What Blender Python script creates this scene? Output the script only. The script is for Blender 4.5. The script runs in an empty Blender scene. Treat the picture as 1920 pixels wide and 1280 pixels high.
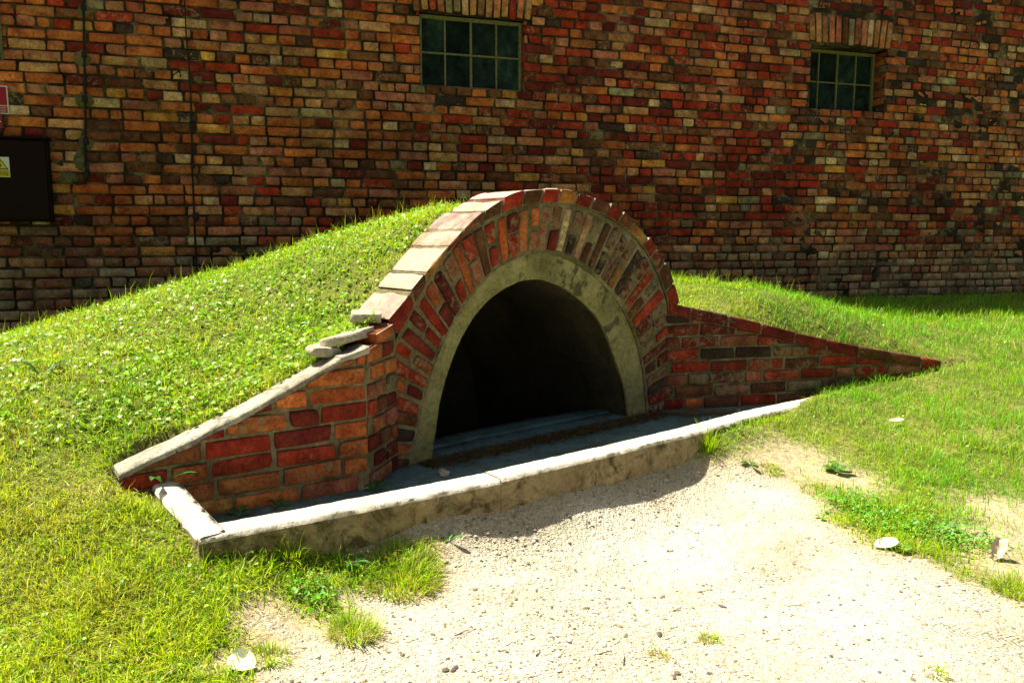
import bpy, math, random
import numpy as np
from mathutils import Vector
random.seed(7)
RNG = np.random.default_rng(11)
scene = bpy.context.scene
COL = scene.collection
R = math.radians

# ------------------------------------------------------------------ camera, sky, sun, exposure
CAM_H, PITCH, FPX = 1.06, R(7.44), 1493.0
cd = bpy.data.cameras.new('camera'); cam = bpy.data.objects.new('camera', cd); COL.objects.link(cam)
cam.location = (0, 0, CAM_H); cam.rotation_euler = (R(90) - PITCH, 0, 0)
cd.sensor_width = 36; cd.lens = FPX / 1920 * 36; cd.clip_start = 0.05; cd.clip_end = 2000
scene.camera = cam
SUN_EL = R(62); TO_SUN = np.array([-0.915, 0.403])          # where the sun stands, in plan
SUN_AZ = math.atan2(TO_SUN[0], TO_SUN[1])                   # clockwise from +Y
w = bpy.data.worlds.new('World'); scene.world = w; w.use_nodes = True
nt = w.node_tree; bg = nt.nodes['Background']
sky = nt.nodes.new('ShaderNodeTexSky'); sky.sky_type = 'NISHITA'; sky.sun_disc = False
sky.sun_elevation = SUN_EL; sky.sun_rotation = SUN_AZ; sky.dust_density = 6.0; sky.ozone_density = 0.0; sky.air_density = 1.0
nt.links.new(sky.outputs[0], bg.inputs[0]); bg.inputs[1].default_value = 0.042
sl = bpy.data.lights.new('sun', 'SUN'); so = bpy.data.objects.new('sun', sl); COL.objects.link(so)
sl.energy = 5.0; sl.angle = R(0.5); sl.color = (1.0, 0.93, 0.80)
sd = Vector((TO_SUN[0] * math.cos(SUN_EL), TO_SUN[1] * math.cos(SUN_EL), math.sin(SUN_EL)))
so.rotation_euler = sd.to_track_quat('Z', 'Y').to_euler(); so.location = (-6, 6, 12)
scene.view_settings.view_transform = 'Standard'; scene.view_settings.look = 'None'
scene.view_settings.exposure = 1.3; scene.view_settings.gamma = 1.0
scene.cycles.max_bounces = 6; scene.cycles.transparent_max_bounces = 6
scene.cycles.use_denoising = True

# ------------------------------------------------------------------ helpers
def hsh(ix, iy, iz, seed):
    n = (ix.astype(np.int64) * 374761393 + iy.astype(np.int64) * 668265263 + iz.astype(np.int64) * 2147483647 + seed * 974634777) & 0xFFFFFFFF
    n = ((n ^ (n >> 13)) * 1274126177) & 0xFFFFFFFF
    n = (n ^ (n >> 16)) & 0xFFFF
    return n / 32767.5 - 1.0
def noise3(p, scale=1.0, seed=0, octv=1):
    p = np.asarray(p, float) * scale; out = 0; amp = 1.0; tot = 0
    for o in range(octv):
        i = np.floor(p).astype(np.int64); f = p - i; f = f * f * (3 - 2 * f); r = 0
        for dx in (0, 1):
            for dy in (0, 1):
                for dz in (0, 1):
                    wgt = (f[..., 0] if dx else 1 - f[..., 0]) * (f[..., 1] if dy else 1 - f[..., 1]) * (f[..., 2] if dz else 1 - f[..., 2])
                    r = r + wgt * hsh(i[..., 0] + dx, i[..., 1] + dy, i[..., 2] + dz, seed + o)
        out = out + amp * r; tot += amp; amp *= 0.5; p = p * 2.03 + 7.1
    return out / tot
def noise2(x, y, scale=1.0, seed=0, octv=1):
    x, y = np.broadcast_arrays(np.asarray(x, float), np.asarray(y, float))
    return noise3(np.stack([x, y, np.zeros_like(x) + .37], -1), scale, seed, octv)
class MB:
    """collects numpy vertices / polygons of one mesh"""
    def __init__(s): s.v = []; s.f = []; s.c = []; s.m = []; s.n = 0; s.uv = []
    def add(s, V, F, col=(1, 1, 1, 1), mi=0, uv=None):
        V = np.asarray(V, float).reshape(-1, 3); F = np.asarray(F, int)
        s.v.append(V); s.f.append(F + s.n); s.n += len(V)
        c = np.asarray(col, float)
        if c.ndim == 1: c = np.tile(c, (len(V), 1))
        s.c.append(c); s.m.append(np.full(len(F), mi))
        s.uv.append(np.zeros((len(V), 2)) if uv is None else np.asarray(uv, float))
    def build(s, name, mats, parent=None, smooth=True, origin=None):
        V = np.concatenate(s.v); me = bpy.data.meshes.new(name)
        if origin is not None: V = V - np.array(origin)
        me.vertices.add(len(V)); me.vertices.foreach_set('co', V.astype(np.float32).ravel())
        lv = np.concatenate([f.ravel() for f in s.f]); tot = np.concatenate([np.full(len(f), f.shape[1]) for f in s.f])
        st = np.concatenate([[0], np.cumsum(tot)[:-1]])
        me.loops.add(len(lv)); me.loops.foreach_set('vertex_index', lv.astype(np.int32))
        me.polygons.add(len(tot)); me.polygons.foreach_set('loop_start', st.astype(np.int32)); me.polygons.foreach_set('loop_total', tot.astype(np.int32))
        me.polygons.foreach_set('material_index', np.concatenate(s.m).astype(np.int32))
        me.polygons.foreach_set('use_smooth', np.full(len(tot), smooth))
        a = me.color_attributes.new('Col', 'FLOAT_COLOR', 'POINT'); a.data.foreach_set('color', np.concatenate(s.c).astype(np.float32).ravel())
        uvl = me.uv_layers.new(name='UVMap'); uvl.data.foreach_set('uv', np.concatenate(s.uv)[lv].astype(np.float32).ravel())
        for m in (mats if isinstance(mats, (list, tuple)) else [mats]): me.materials.append(m)
        me.update(calc_edges=True)
        o = bpy.data.objects.new(name, me); COL.objects.link(o)
        if origin is not None: o.location = origin
        if parent is not None:
            o.parent = parent
            if origin is None: o.location = (-parent.location[0], -parent.location[1], -parent.location[2])
        return o
def tag(o, label=None, cat=None, group=None, kind=None):
    if label: o['label'] = label
    if cat: o['category'] = cat
    if group: o['group'] = group
    if kind: o['kind'] = kind
    return o
def empty(name, loc, label, cat, group=None):
    o = bpy.data.objects.new(name, None); COL.objects.link(o); o.location = loc; o.empty_display_size = 0.1
    return tag(o, label, cat, group)

# grid patch: P[i,j] -> quads
def grid_faces(nu, nv, closed_u=False):
    i = np.arange(nu if closed_u else nu - 1)[:, None]; j = np.arange(nv - 1)[None, :]; i2 = (i + 1) % nu
    return np.stack([i * nv + j + 0 * i, i2 * nv + j, i2 * nv + j + 1, i * nv + j + 1], -1).reshape(-1, 4)
def add_grid(mb, P, col=(1, 1, 1, 1), mi=0, flip=False, uv=None):
    nu, nv = P.shape[:2]; F = grid_faces(nu, nv)
    if flip: F = F[:, ::-1]
    mb.add(P.reshape(-1, 3), F, col, mi, uv)
def tube(mb, pts, rad, seg=8, col=(1, 1, 1, 1), mi=0):
    pts = np.asarray(pts, float); n = len(pts); t = np.gradient(pts, axis=0); t /= np.linalg.norm(t, axis=1)[:, None] + 1e-9
    ref = np.array([0.3, 0.2, 0.93]) if abs(t[0, 2]) < .8 else np.array([1.0, 0.1, 0])
    a = np.cross(t, ref); a /= np.linalg.norm(a, axis=1)[:, None]; b = np.cross(t, a)
    th = np.linspace(0, 2 * np.pi, seg, endpoint=False); rr = np.broadcast_to(np.asarray(rad, float), (n,))
    ring = pts[None] + rr[None, :, None] * (np.cos(th)[:, None, None] * a[None] + np.sin(th)[:, None, None] * b[None])
    mb.add(ring.reshape(-1, 3), grid_faces(seg, n, True), col, mi)
    for k in (0, n - 1): mb.add(ring[:, k], [list(range(seg))[::-1] if k == 0 else list(range(seg))], col, mi)
def box(mb, c, ax, ay, az, hx, hy, hz, col=(1, 1, 1, 1), mi=0, bev=0.0):
    """box with chamfered edges along axes ax, ay, az"""
    ax, ay, az = [np.asarray(q, float) for q in (ax, ay, az)]; c = np.asarray(c, float)
    V = []; bev = min(bev, hx * .49, hy * .49, hz * .49)
    if bev <= 0:
        for sx in (-1, 1):
            for sy in (-1, 1):
                for sz in (-1, 1): V.append(c + sx * hx * ax + sy * hy * ay + sz * hz * az)
        F = [(0, 1, 3, 2), (4, 6, 7, 5), (0, 4, 5, 1), (2, 3, 7, 6), (0, 2, 6, 4), (1, 5, 7, 3)]
        for q in F: mb.add([V[k] for k in q], [[0, 1, 2, 3]], col, mi)
        return
    H = (hx, hy, hz); AX = (ax, ay, az); idx = {}
    for sx in (-1, 1):
        for sy in (-1, 1):
            for sz in (-1, 1):
                s_ = (sx, sy, sz)
                for k in range(3):
                    idx[(s_, k)] = len(V)
                    V.append(c + sum(s_[i] * (H[i] if i == k else H[i] - bev) * AX[i] for i in range(3)))
    f4 = []; f3 = []
    for k in range(3):
        a, b = [i for i in range(3) if i != k]
        for s in (-1, 1):
            q = []
            for (p, r_) in ((-1, -1), (1, -1), (1, 1), (-1, 1)):
                t = [0, 0, 0]; t[k] = s; t[a] = p; t[b] = r_; q.append(idx[(tuple(t), k)])
            f4.append(q if (s > 0) == ((a, b) != (0, 2)) else q[::-1])
    for k in range(3):                       # edge along k
        a, b = [i for i in range(3) if i != k]
        for p in (-1, 1):
            for r_ in (-1, 1):
                t0 = [0, 0, 0]; t0[k] = -1; t0[a] = p; t0[b] = r_; t1 = list(t0); t1[k] = 1
                f4.append([idx[(tuple(t0), a)], idx[(tuple(t1), a)], idx[(tuple(t1), b)], idx[(tuple(t0), b)]])
    for sx in (-1, 1):
        for sy in (-1, 1):
            for sz in (-1, 1): f3.append([idx[((sx, sy, sz), k)] for k in range(3)])
    V = np.array(V)
    def out(fs):
        r_ = []
        for q in fs:
            n_ = np.cross(V[q[1]] - V[q[0]], V[q[2]] - V[q[0]]); r_.append(q if n_ @ (V[q].mean(0) - c) > 0 else q[::-1])
        return r_
    o = mb.n; mb.add(V, out(f4), col, mi); mb.f.append(np.array(out(f3)) + o); mb.m.append(np.full(len(f3), mi))

# ---- bricks: N front faces given by 4 corners (ll, lr, ur, ul), normal, depth
def bricks(mb, C, Nrm, depth, col, mi=0, bev=0.004, rough=0.0016, chip=0.25, clampfn=None, seed=0, na=5, nb=3, wob=1.0, soil=.62):  # soil: colour factor on brick edges, painting in the shade of the joints
    C = np.asarray(C, float); N = len(C); Nrm = np.broadcast_to(np.asarray(Nrm, float), (N, 3)); depth = np.broadcast_to(np.asarray(depth, float), (N,))
    L = np.linalg.norm(C[:, 1] - C[:, 0], axis=1); Hh = np.linalg.norm(C[:, 3] - C[:, 0], axis=1)
    ea = np.clip(.006 / np.maximum(L, .02), .02, .2)[:, None]; eb = np.clip(.006 / np.maximum(Hh, .02), .02, .25)[:, None]
    ia = np.linspace(0, 1, na - 1)[None]; ib = np.linspace(0, 1, nb)[None]
    a = np.concatenate([np.zeros((N, 1)), ea + ia * (1 - 2 * ea), np.ones((N, 1))], 1)
    b = np.concatenate([np.zeros((N, 1)), eb + ib * (1 - 2 * eb), np.ones((N, 1))], 1)
    A, B = a.shape[1], b.shape[1]
    aa = a[:, :, None, None]; bb = b[:, None, :, None]
    P = (C[:, None, None, 0] * (1 - aa) * (1 - bb) + C[:, None, None, 1] * aa * (1 - bb) + C[:, None, None, 2] * aa * bb + C[:, None, None, 3] * (1 - aa) * bb)
    edge = np.zeros((A, B)); edge[0] = edge[-1] = 1; edge[:, 0] = 1; edge[:, -1] = 1
    cen = C.mean(1)[:, None, None]
    rg = np.random.default_rng(100 + seed)
    jit = noise3(P, 38, seed, 2)[..., None]
    back = edge[None, :, :, None] * bev + rough * (jit + 1) * 0.8 + rough * .5 * rg.random((N, A, B, 1))
    # chipped corners
    for (i, j, i2, j2) in ((0, 0, 1, 1), (A - 1, 0, A - 2, 1), (0, B - 1, 1, B - 2), (A - 1, B - 1, A - 2, B - 2)):
        k = (rg.random(N) < chip) * rg.uniform(.3, 1, N)
        for (p, q, f) in ((i, j, .014), (i2, j, .007), (i, j2, .007), (i2, j2, .004)):
            dv = cen[:, 0, 0] - P[:, p, q]; dv /= np.linalg.norm(dv, axis=1)[:, None] + 1e-9
            P[:, p, q] += dv * (k * f)[:, None]; back[:, p, q, 0] += k * f * .6
    # wobbly outline
    wob = noise3(P + 3.3, 30, seed + 5, 1)[..., None] * edge[None, :, :, None] * 0.0022 * wob
    dvec = P - cen; dvec /= np.linalg.norm(dvec, axis=-1, keepdims=True) + 1e-9
    P = P + dvec * wob
    P = P - Nrm[:, None, None] * back
    if clampfn is not None: P = clampfn(P)
    # skirt
    ring = [(i, 0) for i in range(A)] + [(A - 1, j) for j in range(1, B)] + [(i, B - 1) for i in range(A - 2, -1, -1)] + [(0, j) for j in range(B - 2, 0, -1)]
    ri = np.array([p[0] for p in ring]); rj = np.array([p[1] for p in ring]); K = len(ring)
    S = P[:, ri, rj] - Nrm[:, None] * depth[:, None, None]
    V = np.concatenate([P.reshape(N, A * B, 3), S], 1); nv = V.shape[1]
    F = grid_faces(A, B)
    rid = ri * B + rj; sk = np.stack([rid, A * B + np.arange(K), A * B + (np.arange(K) + 1) % K, np.roll(rid, -1)], -1)
    F = np.concatenate([F, sk]); F = (F[None] + (np.arange(N) * nv)[:, None, None]).reshape(-1, 4)
    col = np.asarray(col, float); cc = np.repeat(col[:, None], nv, 1); em = np.concatenate([edge.ravel() > 0, np.ones(K, bool)]); cc[:, em, :3] *= soil; cc = cc.reshape(-1, 4)  # edge and skirt vertices darkened: joint shadow gaps painted into the brick colour
    mb.add(V.reshape(-1, 3), F, cc, mi)

# ------------------------------------------------------------------ node helpers / materials
def mat(name):
    m = bpy.data.materials.new(name); m.use_nodes = True; t = m.node_tree; b = t.nodes['Principled BSDF']
    b.inputs['Specular IOR Level'].default_value = 0.25
    return m, t, b
def N(t, typ, **kw):
    n = t.nodes.new(typ)
    for k, v in kw.items():
        if k in ('operation', 'blend_type', 'data_type', 'attribute_name', 'feature', 'noise_dimensions', 'interpolation_type', 'layer_name'): setattr(n, k, v)
        else: n.inputs[k].default_value = v
    return n
def noise(t, vec, scale, detail=4, rough=.6, dist=0.0):
    n = N(t, 'ShaderNodeTexNoise', Scale=scale, Detail=detail, Roughness=rough, Distortion=dist); t.links.new(vec, n.inputs['Vector']); return n.outputs['Fac']
def ramp(t, fac, stops):
    r = t.nodes.new('ShaderNodeValToRGB'); e = r.color_ramp.elements
    while len(e) < len(stops): e.new(.5)
    for k, (p, c) in enumerate(stops): e[k].position = p; e[k].color = (c if len(c) == 4 else (*c, 1)) if isinstance(c, (tuple, list)) else (c, c, c, 1)
    t.links.new(fac, r.inputs[0]); return r.outputs[0]
def mix(t, fac, a, b, blend='MIX'):
    n = t.nodes.new('ShaderNodeMix'); n.data_type = 'RGBA'; n.blend_type = blend
    for sock, val in ((n.inputs[0], fac), (n.inputs[6], a), (n.inputs[7], b)):
        if isinstance(val, (int, float)): sock.default_value = val
        elif isinstance(val, (tuple, list)): sock.default_value = (*val, 1) if len(val) == 3 else val
        else: t.links.new(val, sock)
    return n.outputs[2]
def maths(t, op, a, b=0.0, c=None):
    n = t.nodes.new('ShaderNodeMath'); n.operation = op
    for k, v in enumerate((a, b) if c is None else (a, b, c)):
        if isinstance(v, (int, float)): n.inputs[k].default_value = v
        else: t.links.new(v, n.inputs[k])
    return n.outputs[0]
def bump(t, b, h, strength, dist):
    n = N(t, 'ShaderNodeBump', Strength=strength, Distance=dist); t.links.new(h, n.inputs['Height']); t.links.new(n.outputs[0], b.inputs['Normal'])
def coords(t): return t.nodes.new('ShaderNodeTexCoord').outputs['Object']

def brick_mat(name, mortar, smear=.5, bright=1.0, blotch=.75):
    m, t, b = mat(name); o = coords(t)
    at = N(t, 'ShaderNodeAttribute', attribute_name='Col'); c = at.outputs['Color']; al = at.outputs['Alpha']
    def n4d(scale, detail, rough, k):
        q = N(t, 'ShaderNodeTexNoise', noise_dimensions='4D', Scale=scale, Detail=detail, Roughness=rough); t.links.new(o, q.inputs['Vector']); t.links.new(maths(t, 'MULTIPLY', al, k), q.inputs['W']); return q.outputs['Fac']
    n1 = n4d(13, 5, .65, 37.0); n5 = n4d(22, 6, .75, 53.0); n6 = n4d(9, 4, .6, 71.0)
    n2 = noise(t, o, 70, 4, .7); n3 = noise(t, o, 26, 6, .7, .6); n4 = noise(t, o, 180, 2, .6)
    c = mix(t, 1.0, c, ramp(t, n1, [(.28, (.38, .34, .32)), (.5, (.95, .95, .95)), (.72, (1.4, 1.3, 1.15))]), 'MULTIPLY')
    c = mix(t, 1.0, c, ramp(t, n6, [(.34, (.82, .52, .45)), (.5, (1, 1, 1)), (.66, (1.3, 1.5, 1.55))]), 'MULTIPLY')
    c = mix(t, maths(t, 'MULTIPLY', ramp(t, n5, [(.57, 0.), (.67, 1.)]), blotch), c, (.035, .022, .016))
    c = mix(t, 1.0, c, ramp(t, n2, [(.3, (.5, .46, .45)), (.5, (1, 1, 1)), (.72, (1.3, 1.25, 1.2))]), 'MULTIPLY')
    # mortar / lime smears, more on some bricks
    k = maths(t, 'ADD', n3, maths(t, 'MULTIPLY', maths(t, 'SUBTRACT', al, .5), .34))
    sm = ramp(t, k, [(.66, 0.0), (.76, 1.0)])
    c = mix(t, maths(t, 'MULTIPLY', sm, smear), c, mortar)
    pits = ramp(t, n4, [(.30, 1.0), (.36, 0.0)])
    c = mix(t, maths(t, 'MULTIPLY', pits, .7), c, (.02, .012, .01))
    nL = noise(t, o, .9, 4, .6); c = mix(t, 1.0, c, ramp(t, nL, [(.35, (.66, .62, .6)), (.5, (1, 1, 1)), (.66, (1.18, 1.15, 1.1))]), 'MULTIPLY')
    if bright != 1.0: c = mix(t, 1.0, c, (bright, bright, bright), 'MULTIPLY')
    t.links.new(c, b.inputs['Base Color']); b.inputs['Roughness'].default_value = .88
    h = maths(t, 'ADD', maths(t, 'MULTIPLY', n2, .6), maths(t, 'ADD', maths(t, 'MULTIPLY', n4, .25), maths(t, 'MULTIPLY', n3, .6)))
    bump(t, b, h, .75, .006)
    return m
def mortar_mat(name, dark, mid, light, green=(.10, .11, .03)):
    m, t, b = mat(name); o = coords(t)
    n1 = noise(t, o, 5, 6, .65); n2 = noise(t, o, 45, 5, .7); n3 = noise(t, o, 2.2, 5, .6); n4 = noise(t, o, 200, 2, .5)
    c = ramp(t, n1, [(.36, dark), (.5, mid), (.62, light)])
    c = mix(t, maths(t, 'MULTIPLY', ramp(t, n3, [(.5, 0.), (.65, 1.)]), .55), c, green)
    c = mix(t, 1.0, c, ramp(t, n2, [(.3, .5), (.55, 1.0), (.75, 1.3)]), 'MULTIPLY')
    t.links.new(c, b.inputs['Base Color']); b.inputs['Roughness'].default_value = .95
    bump(t, b, maths(t, 'ADD', n2, maths(t, 'MULTIPLY', n4, .5)), .9, .008)
    return m
def concrete_mat(name, base, dark, moss=None, moss_amt=.5, spot=.4, streak=False):
    m, t, b = mat(name); o = coords(t)
    n1 = noise(t, o, 3.2, 6, .62); n2 = noise(t, o, 30, 6, .7); n3 = noise(t, o, 110, 3, .6); n5 = noise(t, o, 9, 6, .7, .8)
    c = ramp(t, n1, [(.3, dark), (.55, base), (.75, tuple(min(1, q * 1.2) for q in base))])
    if moss: c = mix(t, maths(t, 'MULTIPLY', ramp(t, n5, [(.48, 0.), (.62, 1.)]), moss_amt), c, moss)
    c = mix(t, 1.0, c, ramp(t, n2, [(.3, .62), (.5, 1.0), (.72, 1.22)]), 'MULTIPLY')
    c = mix(t, maths(t, 'MULTIPLY', ramp(t, n3, [(.32, 1.), (.38, 0.)]), spot), c, (.03, .028, .02))
    t.links.new(c, b.inputs['Base Color']); b.inputs['Roughness'].default_value = .9
    h = maths(t, 'ADD', n2, maths(t, 'MULTIPLY', n3, .5)); bump(t, b, h, .7, .008)
    return m
def simple(name, col, rough=.6, metal=0.0, bumpy=0.0, var=.3, scale=25, spec=.3):
    m, t, b = mat(name); o = coords(t); n1 = noise(t, o, scale, 5, .65)
    c = mix(t, 1.0, (*col, 1), ramp(t, n1, [(.3, 1 - var), (.5, 1.), (.7, 1 + var)]), 'MULTIPLY')
    t.links.new(c, b.inputs['Base Color']); b.inputs['Roughness'].default_value = rough; b.inputs['Metallic'].default_value = metal
    b.inputs['Specular IOR Level'].default_value = spec
    if bumpy: bump(t, b, n1, bumpy, .004)
    return m
def leaf_mat(name, trans=.35, rough=.55, spec=.35):
    m, t, b = mat(name); at = N(t, 'ShaderNodeAttribute', attribute_name='Col')
    t.links.new(at.outputs['Color'], b.inputs['Base Color']); b.inputs['Roughness'].default_value = rough; b.inputs['Specular IOR Level'].default_value = spec
    tr = t.nodes.new('ShaderNodeBsdfTranslucent'); mx = t.nodes.new('ShaderNodeMixShader'); mx.inputs[0].default_value = trans
    t.links.new(mix(t, 1.0, at.outputs['Color'], (1.25, 1.2, .5), 'MULTIPLY'), tr.inputs[0])
    t.links.new(b.outputs[0], mx.inputs[1]); t.links.new(tr.outputs[0], mx.inputs[2])
    t.links.new(mx.outputs[0], t.nodes['Material Output'].inputs[0])
    return m

M_WALLBRICK = brick_mat('wall_brick', (.22, .17, .09), .85, 1.28, .5)
M_WALLMORTAR = mortar_mat('wall_mortar', (.010, .007, .004), (.045, .031, .016), (.21, .165, .085), (.05, .05, .018))  # near-black tone holds dirt and painted shade of the recessed joints
M_WALLMORTAR2 = mortar_mat('patch_mortar', (.07, .058, .026), (.13, .108, .048), (.19, .16, .08), (.11, .115, .03))
M_BRICK = brick_mat('portal_brick', (.21, .17, .09), .8)
M_MORTAR = mortar_mat('portal_mortar', (.10, .08, .04), (.19, .155, .08), (.27, .23, .13), (.13, .13, .04))
M_LINING = concrete_mat('lining_concrete', (.29, .25, .12), (.12, .11, .055), (.13, .14, .05), .6, .5)
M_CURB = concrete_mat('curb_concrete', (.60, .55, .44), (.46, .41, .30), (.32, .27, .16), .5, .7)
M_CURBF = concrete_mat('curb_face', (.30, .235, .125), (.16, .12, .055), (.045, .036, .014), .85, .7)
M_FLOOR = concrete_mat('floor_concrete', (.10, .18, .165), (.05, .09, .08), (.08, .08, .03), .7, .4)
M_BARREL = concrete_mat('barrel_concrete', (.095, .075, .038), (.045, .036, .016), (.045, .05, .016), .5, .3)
M_STONE = concrete_mat('pale_stone', (.42, .38, .28), (.26, .23, .15), (.24, .21, .10), .4, .5)
M_CAP = concrete_mat('cap_concrete', (.36, .33, .25), (.20, .18, .12), (.09, .08, .05), .7, 1.0)
M_COPING = concrete_mat('coping_clay', (.42, .33, .24), (.26, .18, .12), (.30, .26, .14), .5, .3)

# ------------------------------------------------------------------ frames of reference (metres)
D2 = lambda a: np.array([math.cos(R(a)), math.sin(R(a)), 0.0])
NB = lambda e: np.array([-e[1], e[0], 0.0])                 # horizontal normal pointing away from the viewer
ZUP = np.array([0, 0, 1.0])
AO = np.array([.1647, 4.1683, 0]); AD = D2(40.13); AN = NB(AD)             # the arch face
LC = np.array([-.6096, 3.2864, 0]); LE = D2(34); LN = NB(LE)               # left wing, corner
RB = np.array([-.538, 3.545, 0]); RE = (RB - LC) / np.linalg.norm(RB - LC); RN = NB(RE)   # return of the left wing
RS = AO + AD * 1.04; RWE = D2(14); RWN = NB(RWE)                           # right wing
WO = np.array([0, 7.0, 0]); WE = D2(18.24); WN = NB(WE)                    # building wall
def A3(u, z, off=0.0): u, z = np.asarray(u, float), np.asarray(z, float); return AO + u[..., None] * AD + z[..., None] * ZUP + np.asarray(off, float)[..., None] * AN
def W3(s, z, off=0.0): s, z = np.asarray(s, float), np.asarray(z, float); return WO + s[..., None] * WE + z[..., None] * ZUP + np.asarray(off, float)[..., None] * WN
def ray(x, y):
    a = (x - 960) / FPX; b = (640 - y) / FPX
    return np.array([a, math.cos(PITCH) + b * math.sin(PITCH), -math.sin(PITCH) + b * math.cos(PITCH)])
CO = np.array([0, 0, CAM_H])
def on_plane(x, y, p, n): d = ray(x, y); return CO + d * (((p - CO) @ n) / (d @ n))
def wall_sz(x, y, off=0.0): q = on_plane(x, y, WO + WN * off, WN) - WO; return q @ WE, q[2]

def curve(pts):
    p = np.array(pts, float); t = np.concatenate([[0], np.cumsum(np.linalg.norm(np.diff(p, axis=0), axis=1))]); t /= t[-1]
    m = np.gradient(p, t, axis=0)
    def f(q):
        q = np.clip(np.asarray(q, float), 0, 1); i = np.clip(np.searchsorted(t, q, 'right') - 1, 0, len(t) - 2)
        h = (t[i + 1] - t[i])[..., None]; x = ((q - t[i])[..., None]) / h
        return (2 * x**3 - 3 * x**2 + 1) * p[i] + (x**3 - 2 * x**2 + x) * h * m[i] + (-2 * x**3 + 3 * x**2) * p[i + 1] + (x**3 - x**2) * h * m[i + 1]
    return f
cI = curve([(-.707, -.02), (-.634, .337), (-.536, .548), (-.404, .709), (-.268, .795), (-.126, .838), (-.02, .843), (.08, .822), (.281, .727), (.452, .584), (.591, .342), (.68, .142), (.707, -.02)])
cC = curve([(-.831, -.02), (-.742, .324), (-.647, .545), (-.486, .752), (-.319, .895), (-.126, .968), (0, .978), (.117, .96), (.362, .856), (.559, .714), (.726, .486), (.82, .221), (.857, -.02)])
cR = curve([(-1.0, -.02), (-.985, .3), (-.93, .55), (-.838, .70), (-.733, .852), (-.515, 1.073), (-.33, 1.16), (-.163, 1.215), (.03, 1.235), (.232, 1.225), (.526, 1.15), (.756, 1.02), (.931, .823), (1.02, .65), (1.04, .3), (1.045, -.02)])
cK = curve([(-.965, .70), (-.90, .79), (-.792, .905 - .07), (-.64, .998), (-.418, 1.175), (-.198, 1.279), (-.037, 1.304), (.1, 1.31), (.231, 1.3), (.525, 1.237), (.802, 1.076), (1.003, .885), (1.085, .75), (1.125, .659)])
cK = curve([(-.955, .695), (-.87, .775), (-.735, .905), (-.60, 1.03), (-.418, 1.175), (-.198, 1.279), (-.037, 1.304), (.1, 1.31), (.231, 1.3), (.525, 1.237), (.802, 1.076), (1.003, .885), (1.085, .75), (1.125, .659)])

# ------------------------------------------------------------------ terrain heights
WING_L = np.array([(-1.0, .20), (-.96, .218), (-.834, .266), (-.747, .294), (-.672, .324), (-.544, .374), (-.418, .426), (-.257, .497), (-.094, .574), (.02, .606)])   # s, z of the left wing's top
WING_R = np.array([(-.05, .67), (.022, .657), (.3, .602), (.52, .553), (.9, .452), (1.36, .352), (1.9, .255), (2.0, .235)])
ztopL = lambda s: np.interp(s, WING_L[:, 0], WING_L[:, 1])
ztopR = lambda s: np.interp(s, WING_R[:, 0], WING_R[:, 1])
ctrl = [(-.75, 2.55, -.05), (-.45, 2.74, -.09), (0, 3.03, -.10), (.5, 3.43, -.095), (.93, 3.80, -.08),
        (-1, 1.5, -.15), (0, 1.9, -.18), (1, 2, -.18), (2, 2.2, -.17), (0, 0, -.3), (-3, 0, -.25), (3, 0, -.3), (0, 2.6, -.14), (1.2, 3.2, -.12), (0, -2, -.4), (-.6, 2.3, -.12),
        (-1.10, 2.36, .02), (-1.24, 2.52, .10), (-1.5, 2.3, .02), (-1.40, 2.68, .185), (-1.2, 1.9, -.09), (-2.2, 2.2, .06), (-2.6, 3.0, .30), (-1.9, 2.75, .24), (-1.75, 3.1, .36), (-3, 1.4, -.05),
        (1.45, 4.27, .075), (1.25, 4.05, .04), (1.08, 3.86, -.02), (1.8, 4.56, .10), (2.1, 4.85, .10), (2.5, 4.1, .0), (3.0, 4.9, .15), (4, 6, .3), (2.2, 3.2, -.12), (3.2, 3.2, -.10), (4, 4.5, .06), (5.5, 5.5, .15), (6, 3, -.1)]
for s in (-.95, -.8, -.62, -.42, -.2, -.05): p = LC + LE * s + LN * .16; ctrl.append((p[0], p[1], float(ztopL(s)) + .012))
for a in (.1, .27): p = LC + RE * a - LE * .12 + RE * .03; ctrl.append((p[0], p[1], .615 + a * .3))
for u, z in ((-1.0, .66), (-.87, .73), (-.735, .875), (-.6, 1.01), (-.418, 1.14), (-.198, 1.19), (.05, 1.2), (.4, 1.18), (.7, 1.06), (.95, .86), (1.1, .68)):
    p = A3(u, 0, .33); ctrl.append((p[0], p[1], z))
for u, z in ((-.418, 1.15), (-.1, 1.18), (.3, 1.17), (.7, 1.03)): p = A3(u, 0, .65); ctrl.append((p[0], p[1], z))
for s in (.1, .3, .6, .9, 1.3, 1.7): p = RS + RWE * s + RWN * .14; ctrl.append((p[0], p[1], float(ztopR(s)) - .004))
for s, z in ((1.05, .055), (1.4, .10), (1.8, .15), (2.15, .19)): p = RS + RWE * s - RWN * .07; ctrl.append((p[0], p[1], z))
RIDGE = 1.35
for x, y, dd in ((830, 392, RIDGE), (760, 410, RIDGE), (700, 430, RIDGE), (600, 455, RIDGE), (500, 488, RIDGE), (350, 533, RIDGE), (200, 578, RIDGE), (100, 606, RIDGE), (0, 638, RIDGE), (1265, 527, 1.2), (1320, 546, .9), (1385, 558, .45)):
    p = on_plane(x, y, WO - WN * dd, WN); ctrl.append(tuple(p))
for x, y in ((1440, 562), (1560, 560), (1700, 557), (1920, 552)): p = on_plane(x, y, WO, WN); ctrl.append(tuple(p))
for s, z in ((-6.5, .2), (-4, .25), (-2.8, .45), (-1.5, .75), (0, .95), (1.5, .75), (8, .42), (10, .4)): p = W3(s, z); ctrl.append((p[0], p[1], z))
ctrl = np.array(ctrl, float)
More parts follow.
